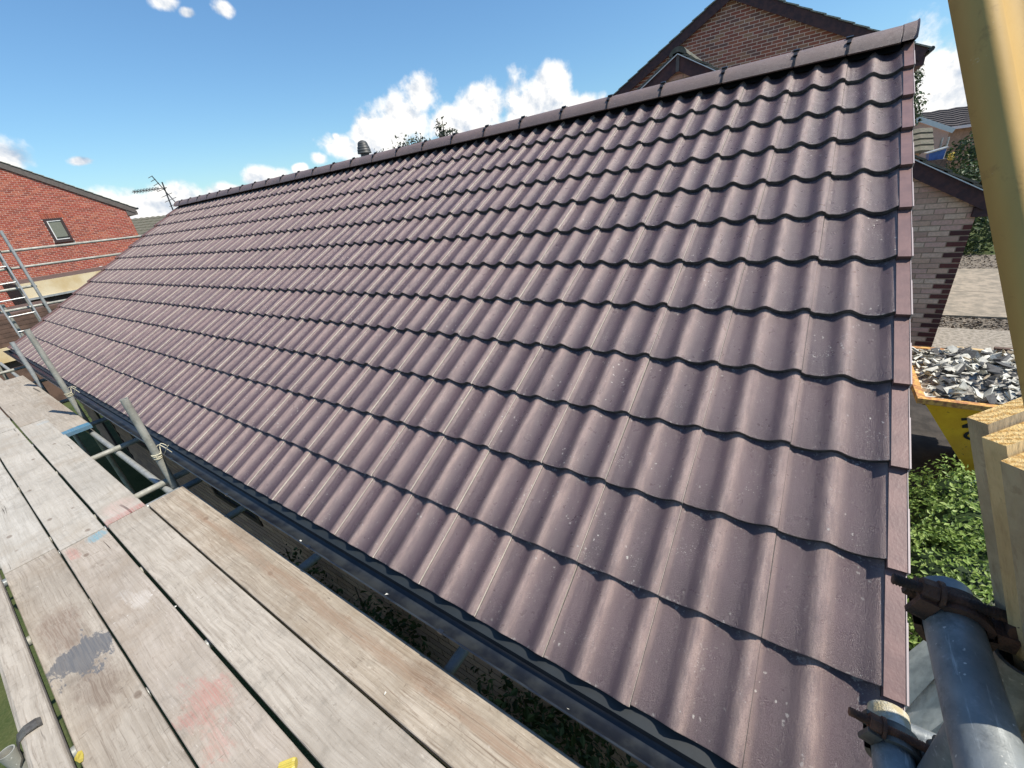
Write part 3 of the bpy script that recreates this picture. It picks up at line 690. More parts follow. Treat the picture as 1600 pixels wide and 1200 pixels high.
for y, lb, m, x1 in ((1.32, 'short dark tube bridging from the near boards to the wall, lowest in the photo', 'galv', .36), (2.41, 'tube bridging from the near boards to the wall under the gutter, second from the bottom', 'galv', .36),
                 (3.30, 'tube hidden under the near boards', 'galv_old', .2),
                 (4.02, 'darker of the two side-by-side cross tubes at the near edge of the deck gap', 'galv_dark', .36), (4.27, 'lighter of the two side-by-side cross tubes at the near edge of the deck gap', 'galv_old', .36),
                 (5.45, 'cross tube in the middle of the deck gap', 'galv_old', .36), (6.5, 'cross tube just behind the blue-ended board', 'galv_dark', .36), (7.9, 'cross tube under the blue-ended board', 'galv_old', .3), (9.6, 'cross tube under the far boards', 'galv_old', .3), (11.2, 'cross tube under the far end of the deck', 'galv_old', .3)):
    tube((-1.35, y, DZ - .0385 - RT), (x1, y, DZ - .0385 - RT), lb, m)
tube((-.165, 1.0, DZ - .088 - RT), (-.165, 12.6, DZ - .088 - RT), 'long bluish ledger tube running under the deck gap along the wall', 'galv')
tube((-1.09, 0.6, DZ - .088 - RT), (-1.09, 12.8, DZ - .088 - RT), 'ledger tube under the outer edge of the deck', 'galv_old')
tube((.02, 7.2, -1.9), (-.28, 4.4, -.5), 'dark sloping brace below the deck gap', 'galv_dark')
# twine ties
for (y, z, lb) in ((4.20, -.06, 'cream twine knotted round the nearer upright and the gutter'), (6.78, .0, 'cream twine knotted round the further upright')):
    mb = MB(); pts = []
    for i in range(90):
        a = i * .42; r = RT + .004 + .003 * sin(i * 1.3); pts.append((-.118 + r * cos(a), y + r * sin(a), z + .018 * sin(i * .17)))
    mb.tube(pts, .0035, 6)
    for q in range(3):
        a0 = q * 1.1; pts = [(-.118 + .028 + .05 * t, y - .01 + .03 * sin(a0 + t * 3) - .02 * q * t, z + .02 + .05 * sin(t * 2.6 + q) * (1 if q < 2 else -1)) for t in [i / 12 for i in range(13)]]
        mb.tube(pts, .003, 6)
    tag(mb.build('twine_tie', M['twine']), lb, 'twine', 'twine ties on the scaffold')

# near guard rails, standard and couplers at the right
RY = .168; RZ = .948; MY = .149; MZ = .632
tube((-.158, RY, RZ), (-1.75, RY, RZ), 'big bluish-grey horizontal tube in the lower right corner, close to the camera', 'galv_dark')
tube((-.115, MY, MZ), (-1.75, MY, MZ), 'lower guard rail tube with a paint-flaked end at the bottom of the photo', 'galv_dark')
mb = MB(); mb.tube([(-.113, MY, MZ), (-.150, MY, MZ)], RT + .0006, 24); tag(mb.build('paint_patch', M['white_paint']), 'flaking cream paint coat on the end of the lower guard rail tube', 'paint patch')
tube((-.20, .108, GZ), (-.20, .108, .93), 'upright tube behind the two near guard rails in the lower right', 'galv_dark')
tube((.33, -1.3, -.03), (.33, .02, -.03), 'dark tube seen between the verge and the near guard rail', 'galv_dark')
tube((-1.2, .1, GZ), (-1.2, .1, 1.3), 'upright tube at the outer end of the near guard rails, out of frame', 'galv_dark')
def bolt(mb, p, d, L, r=.0058, thread=.5):
    p = Vector(p); d = Vector(d).normalized(); N = int(L * thread / .0014); pts = []; rr = []
    for i in range(N): pts.append(p + d * (i * .0014)); rr.append(r if i % 2 else r * .80)
    pts.append(p + d * (N * .0014)); rr.append(r * .9); pts.append(p + d * L); rr.append(r * .9)
    mb.tube(pts, rr, 10)
def coupler(c, label, m_body, m_bolt, flip=1, s=1.0):
    # c: centre of clamped tube (axis X). band round the tube, hinge on the right, swing bolt lying across the top
    c = Vector(c); root = thing('scaffold_coupler', label, 'coupler', c, 'rusty couplers on the near guard rails')
    mb = MB(); n = 16; r0, r1 = RT + .0008, RT + .0075; w = .019
    a0, a1 = radians(-150), radians(205)
    def ring(r, x): return [c + Vector((x, r * cos(a0 + (a1 - a0) * i / n), r * sin(a0 + (a1 - a0) * i / n))) for i in range(n + 1)]
    # jaw lower/left half
    a0, a1 = radians(-10), radians(-190)
    A, B, A2, B2 = ring(r1, -w), ring(r1, w), ring(r0, -w), ring(r0, w)
    for P_, Q_ in ((A, B), (B, B2), (A, A2), (A2, B2)): mb.add(P_ + Q_, [(i, i + 1, n + 2 + i, n + 1 + i) for i in range(n)], 0, P_ is A and Q_ is B)
    mb.obox(c + Vector((0, -r1 - .006, .004)), (Vector((1, 0, 0)), Vector((0, 1, 0)), Vector((0, 0, 1))), (w * .8, .009, .010))
    mb.build('jaw', m_body, root)
    # saddle: half that meets the crossing tube
    mb = MB(); a0, a1 = radians(170), radians(60)
    A, B, A2, B2 = ring(r1, -w * .8), ring(r1, w * .8), ring(r0, -w * .8), ring(r0, w * .8)
    for P_, Q_ in ((A, B), (B, B2), (A, A2), (A2, B2)): mb.add(P_ + Q_, [(i, i + 1, n + 2 + i, n + 1 + i) for i in range(n)], 0, P_ is A and Q_ is B)
    mb.obox(c + Vector((-.014, r1 - .003, .017)), (Vector((1, 0, 0)), Vector((0, .96, .28)), Vector((0, -.28, .96))), (.0035, .009, .013)); mb.obox(c + Vector((.012, r1 - .003, .017)), (Vector((1, 0, 0)), Vector((0, .96, .28)), Vector((0, -.28, .96))), (.0035, .009, .013)); mb.build('flap', m_body, root)
    # swing bolt over the top with nut
    bp = c + Vector((-.002, .056, RT + .010)); mb = MB(); bolt(mb, bp, (0, -1, -.06), .112, r=.0066, thread=.75); mb.build('bolt', m_bolt, root)
    mb = MB(); q = c + Vector((-.002, .032, RT + .008)); mb.tube([q, q + Vector((0, -.013, -.001))], .0125, 6)
    for f in range(len(mb.sm)): mb.sm[f] = False
    mb.tube([q + Vector((0, -.014, -.001)), q + Vector((0, -.018, -.001))], .0145, 14); mb.build('nut', m_bolt, root)
    # hinge eye and curved forged arm on the right
    mb = MB(); mb.tube([c + Vector((-.014, -.046, .022)), c + Vector((.014, -.046, .022))], .012, 12)
    mb.tube([c + Vector((x_, y_, z_)) for x_, y_, z_ in ((-.012, -.040, .036), (-.016, -.056, .030), (-.016, -.066, .010), (-.012, -.062, -.014))], [.006, .007, .008, .009], 8)
    mb.tube([c + Vector((x_, y_, z_)) for x_, y_, z_ in ((.012, -.040, .036), (.014, -.056, .030), (.014, -.066, .010), (.010, -.062, -.014))], [.006, .007, .008, .009], 8)
    mb.build('hinge', m_body, root)
    return root
coupler((-.196, RY, RZ), 'dark rusty coupler with a threaded bolt near the end of the big lower right tube', M['rust'], M['rust'])
coupler((-.160, MY, MZ), 'grey coupler with an orange-rusted bolt on the paint-flaked tube end', M['coupler_grey'], M['rust_orange'])

# bundle of sawn timber leaning at the right, and the fibreglass ladder stile behind it
T0 = Vector((-.194, .216, 1.196)); P2 = T0 + Vector((.05, -.33, -.94)); Ld = (P2 - T0).normalized()
cr_ = Vector(CX); wd = (cr_ - Ld * cr_.dot(Ld)).normalized(); wd = (wd + Ld * 0).normalized(); td = Ld.cross(wd).normalized()
if td.dot(Vector(CY)) < 0: td = -td
bundle = thing('timber_bundle', 'bundle of yellow sawn battens leaning upright at the right edge, end grain facing up', 'timber', T0 + Ld * 1.6)
LL = (T0.z - DZ) / -Ld.z - .05
for i, (sh, dr, wdt, th) in enumerate([(0.0, 0.0, .16, .0175), (-.009, .008, .16, .019), (-.018, .017, .16, .021), (-.027, .034, .15, .019), (-.036, .046, .14, .019), (-.040, .085, .13, .020)]):
    a = T0 + wd * sh + td * (sum([.0175, .019, .021, .019, .019, .020][:i]) + .0028 * i) + Ld * dr
    L_ = LL - dr - .01; c0 = a + wd * wdt / 2 + td * th / 2 + Ld * L_ / 2
    mb = MB(); mb.obox(c0, (wd, td, Ld), (wdt / 2, th / 2, L_ / 2))
    top_ = min(range(6), key=lambda f: (sum((mb.v[q] for q in mb.f[f]), Vector()) / 4 - a).length if f < 2 else 9)
    mb.mi[top_] = 1
    mb.build('batten', [M[('timber_side_b', 'timber_side', 'timber_side_b', 'timber_side_c', 'timber_side', 'timber_side_c')[i]], M['timber_end']], bundle)
# ladder stile: channel section
A0 = CAM + Vector((.440, -.052, .075)) * .77; A1 = CAM + Vector((.359, -.130, -.163)) * .77; sd = (A1 - A0).normalized()
up_ = A0 - sd * .035; n_l = (A1.z + .10 - DZ) / -sd.z; lo_ = A1 + sd * ((A1.z - DZ) / -sd.z)
sw = (Vector(CX) - sd * Vector(CX).dot(sd)).normalized(); sn = sd.cross(sw).normalized()
if sn.dot(Vector(CZ)) > 0: sn = -sn
lad = thing('fibreglass_pole', 'amber fibreglass ladder stile leaning across the top right corner, very close to the camera', 'ladder stile', lo_)
def channel(o0, name):
    mb = MB(); prof_ = [(0, -.028), (.006, -.002), (.022, .004), (.034, -.004), (.060, -.006), (.072, .004), (.092, .0), (.098, -.028), (.093, -.028), (.088, -.006), (.072, -.002), (.060, -.012), (.034, -.010), (.022, -.002), (.010, -.008), (.005, -.028)]
    pl = [o0 + up_ + sw * (a * .42 + .0146) + sn * b * .42 for a, b in prof_]; pk = [q + (lo_ - up_) for q in pl]; n_ = len(pl)
    mb.add(pl + pk, [(i, (i + 1) % n_, n_ + (i + 1) % n_, n_ + i) for i in range(n_)], 0, True); mb.add(pl, [tuple(range(n_))]); mb.build(name, M['grp'], lad)
channel(Vector(), 'stile')

# hanging grey polythene beside the verge
mb = MB(); nu, nv = 26, 18; vs = []
for j in range(nv + 1):
    for i in range(nu + 1):
        a = i / nu; b = j / nv
        vs.append((.45 + .75 * a - .25 * b + .02 * sin(a * 40 + b * 3), -.34 + .30 * b - .05 * sin(a * 9 + b * 2) - .04 * sin(a * 31 + b) - .06 * a, -.40 - .95 * b + .02 * sin(a * 22)))
mb.add(vs, [(j * (nu + 1) + i, j * (nu + 1) + i + 1, (j + 1) * (nu + 1) + i + 1, (j + 1) * (nu + 1) + i) for j in range(nv) for i in range(nu)], 0, True)
tag(mb.build('plastic_sheet', M['sheet']), 'wrinkled grey polythene sheet hanging beside the verge behind the near tubes', 'plastic sheet')
tube((.2, -.36, -.375), (1.12, -.36, -.375), 'tube carrying the grey polythene sheet beside the verge', 'galv_dark')

# small litter on the deck
mb = MB(); c = Vector((-.625, 1.555, DZ + .019)); n = 40; ax = Vector((.75, -.66, 0)).normalized(); sd2 = Vector((.66, .75, 0)); up2 = Vector((0, 0, 1)); ra, rb = [], []
for i in range(n):
    r = .019 if (i % 2) else .0168; a = 2 * pi * i / n; d = sd2 * cos(a) * r + up2 * sin(a) * r; ra.append(c - ax * .030 + d * .96); rb.append(c + ax * .014 + d)
rc = [c + ax * .022 + (p - c - ax * .014) * .8 for p in rb]
mb.add(ra + rb + rc, [(i, (i + 1) % n, n + (i + 1) % n, n + i) for i in range(n)] + [(n + i, n + (i + 1) % n, 2 * n + (i + 1) % n, 2 * n + i) for i in range(n)] + [tuple(range(n))[::-1], tuple(range(2 * n, 3 * n))])
tag(mb.build('ribbed_cap', M['yellow_plastic']), 'yellow ribbed plastic cap lying on the deck at the bottom edge of the photo', 'cap')
mb = MB(); c = Vector((-1.028, 2.29, DZ + .006)); pl = [c + Vector((.012 * cos(a) * (1 + .3 * sin(3 * a)), .028 * sin(a), .004 * sin(2 * a))) for a in [i * pi / 5 for i in range(10)]]
mb.prism(pl, (0, 0, .002)); tag(mb.build('yellow_leaf', M['yellow_plastic']), 'small pale yellow scrap beside the edge beam', 'leaf')
chip_me = []
def chip_mesh(seed, flat, mat):
    import bmesh
    rnd = random.Random(seed); bm = bmesh.new()
    for _ in range(9): bm.verts.new(Vector((rnd.uniform(-1, 1), rnd.uniform(-.75, .75), rnd.uniform(-flat, flat))))
    bmesh.ops.convex_hull(bm, input=bm.verts[:]); lo = [v for v in bm.verts if not v.link_faces]
    for v in lo: bm.verts.remove(v)
    me = bpy.data.meshes.new('rubble_piece'); bm.to_mesh(me); bm.free(); me.materials.append(mat); return me
for i, (x, y, z, lb) in enumerate([(-.30, 1.45, DZ + .003, 'white chip on the brown-streaked board'), (-.575, 2.72, DZ + .003, 'white crumb lodged in the wide gap between boards'),
                               (-.085, 2.28, -.05, 'white chip on the gutter rim, upper of two'), (-.06, .78, -.1, 'white chip lying in the gutter near the bottom'), (-.08, 1.62, -.05, 'tiny chip on the gutter rim below the white one')]):
    o = bpy.data.objects.new('mortar_chip', chip_mesh(50 + i, .4, M['chip_pale'])); COL.objects.link(o); o.location = (x, y, z); o.scale = (.006, .010, .005); tag(o, lb, 'mortar chip', 'loose mortar chips')

# ------------------------------------------------------------------ gable-fronted houses
VER_N = Vector((CT, 0, ST)).cross(CAM - Vector((0, -.02, 0)))
def seen(p):
    q = p - CAM
    a = VER_N.dot(p - Vector((0, -.02, 0)))
    right = (a < 0) == (VER_N.dot(Vector((1, -5, 0))) < 0)
    rl = q.z / max(q.x, .01) > (2.06 - CAM.z) / (RC.x - CAM.x)
    return rl or right
def to_px(p):
    q = p - CAM; z = q.dot(Vector(CZ)); return (800 + 642.4 * q.dot(Vector(CX)) / z, 600 + 642.4 * q.dot(Vector(CY)) / z) if z > 0 else (-9e3, -9e3)
def gable_house(root, T, xl, xr, apex, slope, depth, bm, mort, barge, barge_d, tile_m, over=.05, lift=0, ew=.3, n_ind=300, quoin=None, holes=(), zg=GZ, bh=.20, tile_len=.33, front_y=0):
    # T maps local (x, depth, z) to world; gable in local plane y = 0 facing -y; apex at x = 0
    def W_(x, y, z): return T(Vector((x, y, z)))
    def top(x): return apex - abs(x) * slope
    zl, zr = top(xl) - .12, top(xr) - .12
    mb = MB(); mb.prism([W_(xl, 0, zg), W_(xr, 0, zg), W_(xr, 0, zr - .02), W_(0, 0, apex - .14), W_(xl, 0, zl - .02)], W_(0, depth, 0) - W_(0, 0, 0))
    wall = mb.build('wall', mort, root)
    cells = []; z = zg + .01; row = 0
    while z < apex:
        x = xl - (0 if row % 2 else .1125)
        while x < xr:
            a, b = max(x, xl), min(x + .212, xr); x += .225
            if b - a < .05: continue
            if top(a) - .10 < z + .03 or top(b) - .10 < z + .03: continue
            for h in holes:
                if h[2] - .01 < z + .065 and z < h[3] + .01 and h[0] < b and a < h[1]:
                    if a < h[0]: b = h[0] - .005
                    elif b > h[1]: a = h[1] + .005
                    else: a = b
            if b - a < .03: continue
            q = False
            if quoin and z < quoin[1]:
                e = (b - a) > .15; q = b > xr - .02 if row % 2 == 0 else b > xr - .3 and False
                q = b >= xr - .01 or (row % 2 == 1 and False)
            cells.append((a, b, z, q))
        z += .075; row += 1
    vis = []
    for i, (a, b, z, q) in enumerate(cells):
        p = W_((a + b) / 2, -.01, z + .03); u, v = to_px(p)
        ok = n_ind and -5 < u < 1605 and -5 < v < 1205 and seen(p)
        vis.append((0 if ok else 1, (p - CAM).length, i))
    vis.sort(); ind = {i for f, d, i in vis[:n_ind] if f == 0}
    shared = {}; rest = MB(); restq = MB(); ax = (W_(1, 0, 0) - W_(0, 0, 0), W_(0, 1, 0) - W_(0, 0, 0), Vector((0, 0, 1)))
    for i, (a, b, z, q) in enumerate(cells):
        j = random.uniform(-.002, .002)
        if i in ind:
            key = round(b - a, 3), q
            if key not in shared:
                t = MB(); hw = (b - a) / 2; t.obox(Vector(), ax, (hw, .02, .0300)); me = bpy.data.meshes.new('brick'); me.from_pydata([tuple(v) for v in t.v], [], t.f)
                me.materials.append(M['brick_quoin'] if q else M['brick_' + bm]); shared[key] = me
            o = bpy.data.objects.new('brick', shared[key]); COL.objects.link(o); o.parent = wall; o.location = W_((a + b) / 2, .015 + j, z + .0325) - ORG[wall.name]
        else: (restq if q else rest).obox(W_((a + b) / 2, .015 + j, z + .0325), ax, ((b - a) / 2, .02, .0300))
    if rest.v: stuff(rest.build('brick', M['bricks_' + bm], wall))
    if restq.v: stuff(restq.build('brick', M['bricks_quoin'], wall))
    # roof planes, bargeboards, verge tiles
    th = atan2(slope, 1); cs, sn_ = cos(th), sin(th)
    mb = MB(); e = ew
    for sg, xe in ((-1, xl), (1, xr)):
        xo = xe + sg * e
        pl = [W_(0, -over + .25, apex + lift), W_(xo, -over + .25, top(xo) + lift), W_(xo, -over + .25, top(xo) + lift - .06), W_(0, -over + .25, apex + lift - .06)]
        mb.prism(pl, W_(0, depth + over * 2 - .25, 0) - W_(0, 0, 0))
    rf = mb.build('roof', tile_m, root)
    for sg, xe in ((-1, xl), (1, xr)):
        xo = xe + sg * e; L_ = abs(xo) / cs; nt_ = int(L_ / tile_len) + 1
        for i in range(nt_):
            s0 = L_ - (i + 1) * tile_len; s1 = L_ - i * tile_len + .03; s0 = max(s0, 0)
            def Pt(s, h): return (sg * (s * cs) + sg * h * sn_, apex + lift - s * sn_ + h * cs)
            a = Pt(s0, .012); b = Pt(s1, .034); c = Pt(s1, .008); d = Pt(s0, -.01)
            mb = MB(); y0 = -over - .03; mb.prism([W_(q[0], y0, q[1]) for q in (a, b, c, d)], W_(0, .30, 0) - W_(0, 0, 0)); mb.build('verge_tile', tile_m, rf)
        mb = MB()
        def Pb(s, h): return W_(sg * s * cs + sg * h * sn_, -over, apex + lift - s * sn_ + h * cs)
        mb.prism([W_(0, -over, apex + lift - .012), Pb(L_, -.012), Pb(L_, -.012 - bh), W_(0, -over, apex + lift - .012 - bh / cs)], W_(0, .025, 0) - W_(0, 0, 0))
        mb.build('bargeboard', barge, root)
        # boxed eaves end
        xo2 = xe + sg * (e - .02); mb = MB(); mb.prism([W_(xe - sg * .05, -over + .026, top(xe) - .22 + lift), W_(xo2, -over + .026, top(xo2) - .13 + lift), W_(xo2, -over + .026, top(xo2) - bh - .08 + lift), W_(xe - sg * .05, -over + .026, top(xo2) - bh - .08 + lift)], W_(0, depth * .9, 0) - W_(0, 0, 0))
        mb.build('eaves_box', barge_d, root)
        g_ = MB(); p_ = top(xo) + lift - .02; g_.tube([W_(xo + sg * .05, -over - .02, p_), W_(xo + sg * .05, depth, p_)], .05, 8); g_.build('gutter', M['gutter'], root)
    # ridge
    nr = int(depth / .45)
    for i in range(min(nr, 16)):
        mb = MB(); y = -over - .03 + i * .45; P_ = [W_(.14 * sin(radians(a)), y, apex + lift - .06 + .14 * cos(radians(a)) - .0) for a in range(-80, 81, 20)]
        mb.prism(P_, (W_(0, .44, 0) - W_(0, 0, 0))); mb.build('ridge_tile', tile_m, rf)
    return wall
# far left: bright red brick two-storey gable, faces -Y at Y = 30
hl = thing('red_brick_house', 'bright orange-red brick gable house with one small brown window at the far left', 'house', (1.0, 30, GZ))
TL = lambda v: Vector((.9 + v.x, 30 + v.y, v.z))
SLL = .575; apexL = 3.03 + SLL * (7.7 - .9) + .12
wall = gable_house(hl, TL, -6.8, 6.8, apexL, SLL, 9, 'red', M['mortar_pink'], M['barge_grey'], M['barge_grey'], M['old_tile'], over=.06, ew=.42, n_ind=0, holes=[(3.57, 4.23, 1.76, 2.78), (3.52, 4.27, 2.78, 2.92), (3.52, 4.27, 1.62, 1.76)], bh=.24)
x0, x1, z0, z1 = 4.47, 5.13, 1.76, 2.78
mb = MB()
for lo, hi in (((x0, z0), (x1, z0 + .09)), ((x0, z1 - .09), (x1, z1)), ((x0, z0 + .09), (x0 + .09, z1 - .09)), ((x1 - .09, z0 + .09), (x1, z1 - .09))): mb.box((lo[0], 29.95, lo[1]), (hi[0], 30.02, hi[1]))
w = mb.build('window', M['frame_brown'], hl); w['label'] = 'small brown-framed window with a cream blind'
mb = MB(); mb.box((x0 - .03, 29.93, z0 - .035), (x1 + .03, 29.99, z0)); mb.build('sill', M['frame_brown'], w)
mb = MB()
for lo, hi in (((x0 + .09, z0 + .09), (x1 - .09, z0 + .125)), ((x0 + .09, z1 - .125), (x1 - .09, z1 - .09)), ((x0 + .09, z0 + .125), (x0 + .125, z1 - .125))): mb.box((lo[0], 29.955, lo[1]), (hi[0], 29.99, hi[1]))
mb.build('sash', M['white_pvc'], w)
mb = MB(); mb.box((x0 + .1, 29.98, z0 + .2), (x1 - .1, 29.996, z1 - .11)); mb.build('blind', M['blind'], w)
mb = MB(); mb.box((x0 + .09, 29.972, z0 + .09), (x1 - .09, 29.978, z0 + .2)); mb.build('pane', M['glass'], w)
for zz, nm in ((z1 + .012, 0), (z0 - .225, 1)):
    for i in range(11 if nm == 0 else 9):
        xx = x0 - .04 + i * .074; mb = MB(); mb.box((xx, 29.982, zz), (xx + .062, 30.0, zz + .21)); mb.build('soldier_brick', M['brick_red'], hl)
# right: mixed red gable, faces -X at X = 14
hr = thing('brown_brick_house', 'two-storey brown-red brick gable with chocolate bargeboards behind the ridge', 'house', (14, 2.8, GZ))
TR = lambda v: Vector((14 + v.y, 2.8 - v.x, v.z))
gable_house(hr, TR, -4.6, 3.75, 5.34, .545, 8, 'mixed', M['mortar_grey'], M['barge'], M['barge'], M['old_tile'], over=.12, ew=.32, n_ind=300, bh=.22)
# nearer tan brick gable extension, X = 7.8
he = thing('tan_brick_extension', 'single-storey tan brick gable with dark red quoin bricks, right of the new roof', 'house', (7.8, 2.47, GZ))
TX = lambda v: Vector((7.8 + v.y, 2.47 - v.x, v.z))
gable_house(he, TX, -3.3, 3.985, 3.07, .596, 6.05, 'tan', M['mortar_dull'], M['barge'], M['barge'], M['green_tile'], over=.10, ew=.14, n_ind=300, quoin=(True, .25), bh=.19)
# thin white drip strip under the verge tiles of the tan gable
for sg in (-1, 1):
    mb = MB(); th = atan2(.598, 1); d = Vector((0, -sg * cos(th), -sin(th))); a = Vector((7.665, 2.47, 3.052)); mb.obox(a + d * 2.5, (Vector((1, 0, 0)), d, Vector((1, 0, 0)).cross(d)), (.008, 2.5, .006)); mb.build('drip_strip', M['white_pvc'], he)
mb = MB(); mb.box((7.68, 2.445, 2.82), (7.695, 2.495, 3.04)); mb.build('apex_cover', M['barge_grey'], he)

# ------------------------------------------------------------------ far roofs and things beyond at the right
def far_roof(root, x0, x1, y0, y1, z0, z1, ridge_frac=.5, mat='dark_tile', nc=12, gab=True):
    # slope seen from -X: eaves at x0 (z0) up to ridge xm (z1); courses
    xm = x0 + (x1 - x0) * ridge_frac
    for i in range(nc):
        a, b = i / nc, (i + 1) / nc; mb = MB(); n_ = 1
        p = lambda t, l: (x0 + (xm - x0) * t, z0 + (z1 - z0) * t + l)
        (xa, za), (xb, zb) = p(a, .05), p(b, .0)
        k_ = int(abs(y1 - y0) / .3); vs = []
        for j in range(k_ + 1):
            y = y0 + (y1 - y0) * j / k_; w_ = .035 * (j % 2)
            vs += [(xa, y, za + w_), (xb, y, zb + w_), (xa, y, za - .05)]
        mb.add(vs, [(3 * j, 3 * j + 1, 3 * j + 4, 3 * j + 3) for j in range(k_)] + [(3 * j + 2, 3 * j, 3 * j + 3, 3 * j + 5) for j in range(k_)]); mb.build('tile_course', M[mat], root)
    mb = MB(); mb.prism([(xm, y0, z1), (x1, y0, z0), (x1, y0, z0 - .1), (xm, y0, z1 - .1)], (0, y1 - y0, 0)); mb.build('back_slope', M[mat], root)
    mb = MB(); mb.prism([(x0 + .3, y0 + (.3 if y1 > y0 else -.3), GZ), (x1 - .3, y0 + (.3 if y1 > y0 else -.3), GZ), (x1 - .3, y0 + (.3 if y1 > y0 else -.3), z0), (xm, y0 + (.3 if y1 > y0 else -.3), z1 - .12), (x0 + .3, y0 + (.3 if y1 > y0 else -.3), z0)], (0, (y1 - y0) * .95, 0)); mb.build('wall', M['mortar_dull'], root)
f1 = thing('far_bungalow', 'distant bungalow with a dark tiled roof and white gutter beyond the hedge at the right', 'house', (32, -5, GZ))
far_roof(f1, 29, 36, -12, -3.4, 1.62, 2.45, .45, nc=9)
mb = MB(); mb.box((28.9, -12, 1.50), (28.99, -4.4, 1.62)); mb.build('gutter', M['white_pvc'], f1)
f2 = thing('far_garage', 'small far gable with white bargeboards in front of the distant bungalow', 'garage', (26, -3.2, GZ))
mb = MB(); zz = 2.06; a_, b_, c_ = (26, -2.2, 1.6), (26, -2.9, 2.05), (26, -4.05, 1.45)
for p, q in ((a_, b_), (b_, c_)):
    p, q = Vector(p), Vector(q); d = (q - p).normalized(); mb.obox((p + q) / 2, (Vector((1, 0, 0)), d, Vector((1, 0, 0)).cross(d)), (.02, (q - p).length / 2 + .03, .085))
mb.build('bargeboard', M['barge_white'], f2)
mb = MB(); mb.prism([(26.05, -1.0, GZ), (26.05, -3.95, GZ), (26.05, -3.95, 1.42), b_[:1] + (-2.9, 2.0) if False else (26.05, -2.9, 1.98), (26.05, -1.0, 1.0)], (2.4, 0, 0)); mb.build('wall', M['brick_tan'], f2)
f3 = thing('near_outbuilding', 'dark weathered pantile roof of an outbuilding just above the tan gable rake', 'outbuilding', (20, -1.5, GZ))
far_roof(f3, 19.2, 21.5, -2.62, 1.5, .92, 1.62, .6, nc=4, mat='green_tile')
mb = MB(); mb.box((19.0, -2.62, GZ), (19.3, -2.7, .95)); mb.build('corner_post', M['barge_grey'], f3)
for dy, lb in ((-2.85, 'left grey downpipe beside the outbuilding'), (-3.0, 'right grey downpipe beside the outbuilding')):
    mb = MB(); mb.tube([(20, dy, GZ), (20, dy, 1.28)], .03, 8); tag(mb.build('downpipe', M['galv']), lb, 'pipe', 'grey pipes by the outbuilding')
mb = MB(); mb.prism([(17.5, -2.30, .74), (17.5, -2.60, .74), (17.5, -2.62, 1.02), (17.5, -2.27, .93)], (.5, 0, 0)); o = tag(mb.build('blue_bin', M['plastic_blue']), 'blue plastic bin with a pale lid beyond the tan gable rake', 'bin')
mb = MB(); mb.prism([(17.44, -2.65, 1.02), (17.44, -2.22, .92), (17.44, -2.22, .95), (17.44, -2.65, 1.05)], (.6, 0, 0)); mb.build('lid', M['galv'], o)
# hedge for the blue bin to stand on a wall
mb = MB(); mb.box((17.4, -2.68, GZ), (18.1, -2.1, .74)); tag(mb.build('garden_wall', M['dark_tile']), 'low wall under the blue bin behind the tan gable', 'wall')

# ------------------------------------------------------------------ foliage
def leaves(name, ells, count, size, mat, parent=None, shell=.6, loc=None, flat=.3):
    mb = MB(); vs = []; fs = []; tot = sum(e[3] * e[4] * e[5] for e in ells)
    for e in ells:
        m_ = max(8, int(count * (e[3] * e[4] * e[5]) / tot)); c = Vector(e[:3])
        for _ in range(m_):
            d = Vector((random.gauss(0, 1), random.gauss(0, 1), random.gauss(0, 1))).normalized(); r = random.uniform(shell, 1.0) ** .6
            p = Vector((d.x * e[3], d.y * e[4], d.z * e[5])) * r; p *= 1 + .30 * mn.noise((c + p) * 2.2 / max(e[3], .3)) + .17 * mn.noise((c + p) * 8)
            p += c; s_ = size * random.uniform(.45, 1.5)
            nrm = (d + Vector((random.gauss(0, .6), random.gauss(0, .6), random.gauss(.3, .6)))).normalized(); u = nrm.orthogonal().normalized(); u = (Matrix.Rotation(random.uniform(0, 6.28), 3, nrm) @ u); w = nrm.cross(u)
            o = len(vs); vs += [p - u * s_, p + w * s_ * .5 + nrm * s_ * .15, p + u * s_, p - w * s_ * .5 + nrm * s_ * .15]; fs += [(o, o + 1, o + 2, o + 3)]
    mb.v = vs; mb.f = fs; mb.mi = [0] * len(fs); mb.sm = [False] * len(fs)
    return mb.build(name, mat, parent, loc)
hedge = thing('garden_bush', 'rounded bright green small-leaved bush between the roof verge and the yellow skip', 'bush', (3.1, -1.3, GZ))
HE = [(3.6, -1.35, -1.85, .62, .75, .55), (3.0, -1.15, -1.95, .65, .75, .52), (2.4, -1.2, -2.0, .6, .75, .48), (3.3, -2.0, -1.9, .8, .8, .52), (2.5, -2.0, -2.0, .8, .8, .45), (1.8, -1.0, -2.05, .5, .6, .42), (3.9, -1.15, -1.75, .35, .4, .45)]
leaves('foliage', HE, 60000, .020, M['leaf'], hedge, .7)
mb = MB()
for e in HE: 
    for k in range(5):
        a = random.uniform(0, 6.28); mb.tube([(e[0], e[1], GZ), (e[0] + .3 * e[3] * cos(a), e[1] + .3 * e[4] * sin(a), e[2]), (e[0] + .7 * e[3] * cos(a), e[1] + .7 * e[4] * sin(a), e[2] + .3 * e[5])], [.015, .01, .005], 6)
mb.build('stem', M['bark'], hedge)
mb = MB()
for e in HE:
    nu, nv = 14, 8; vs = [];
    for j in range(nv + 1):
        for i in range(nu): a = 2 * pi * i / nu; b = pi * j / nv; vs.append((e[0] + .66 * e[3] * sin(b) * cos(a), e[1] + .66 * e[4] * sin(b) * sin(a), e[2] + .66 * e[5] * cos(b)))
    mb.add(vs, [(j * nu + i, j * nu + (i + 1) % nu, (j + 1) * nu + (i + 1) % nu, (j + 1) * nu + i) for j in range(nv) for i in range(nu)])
mb.build('inner_leaf_mass', M['leaf_dark'], hedge)
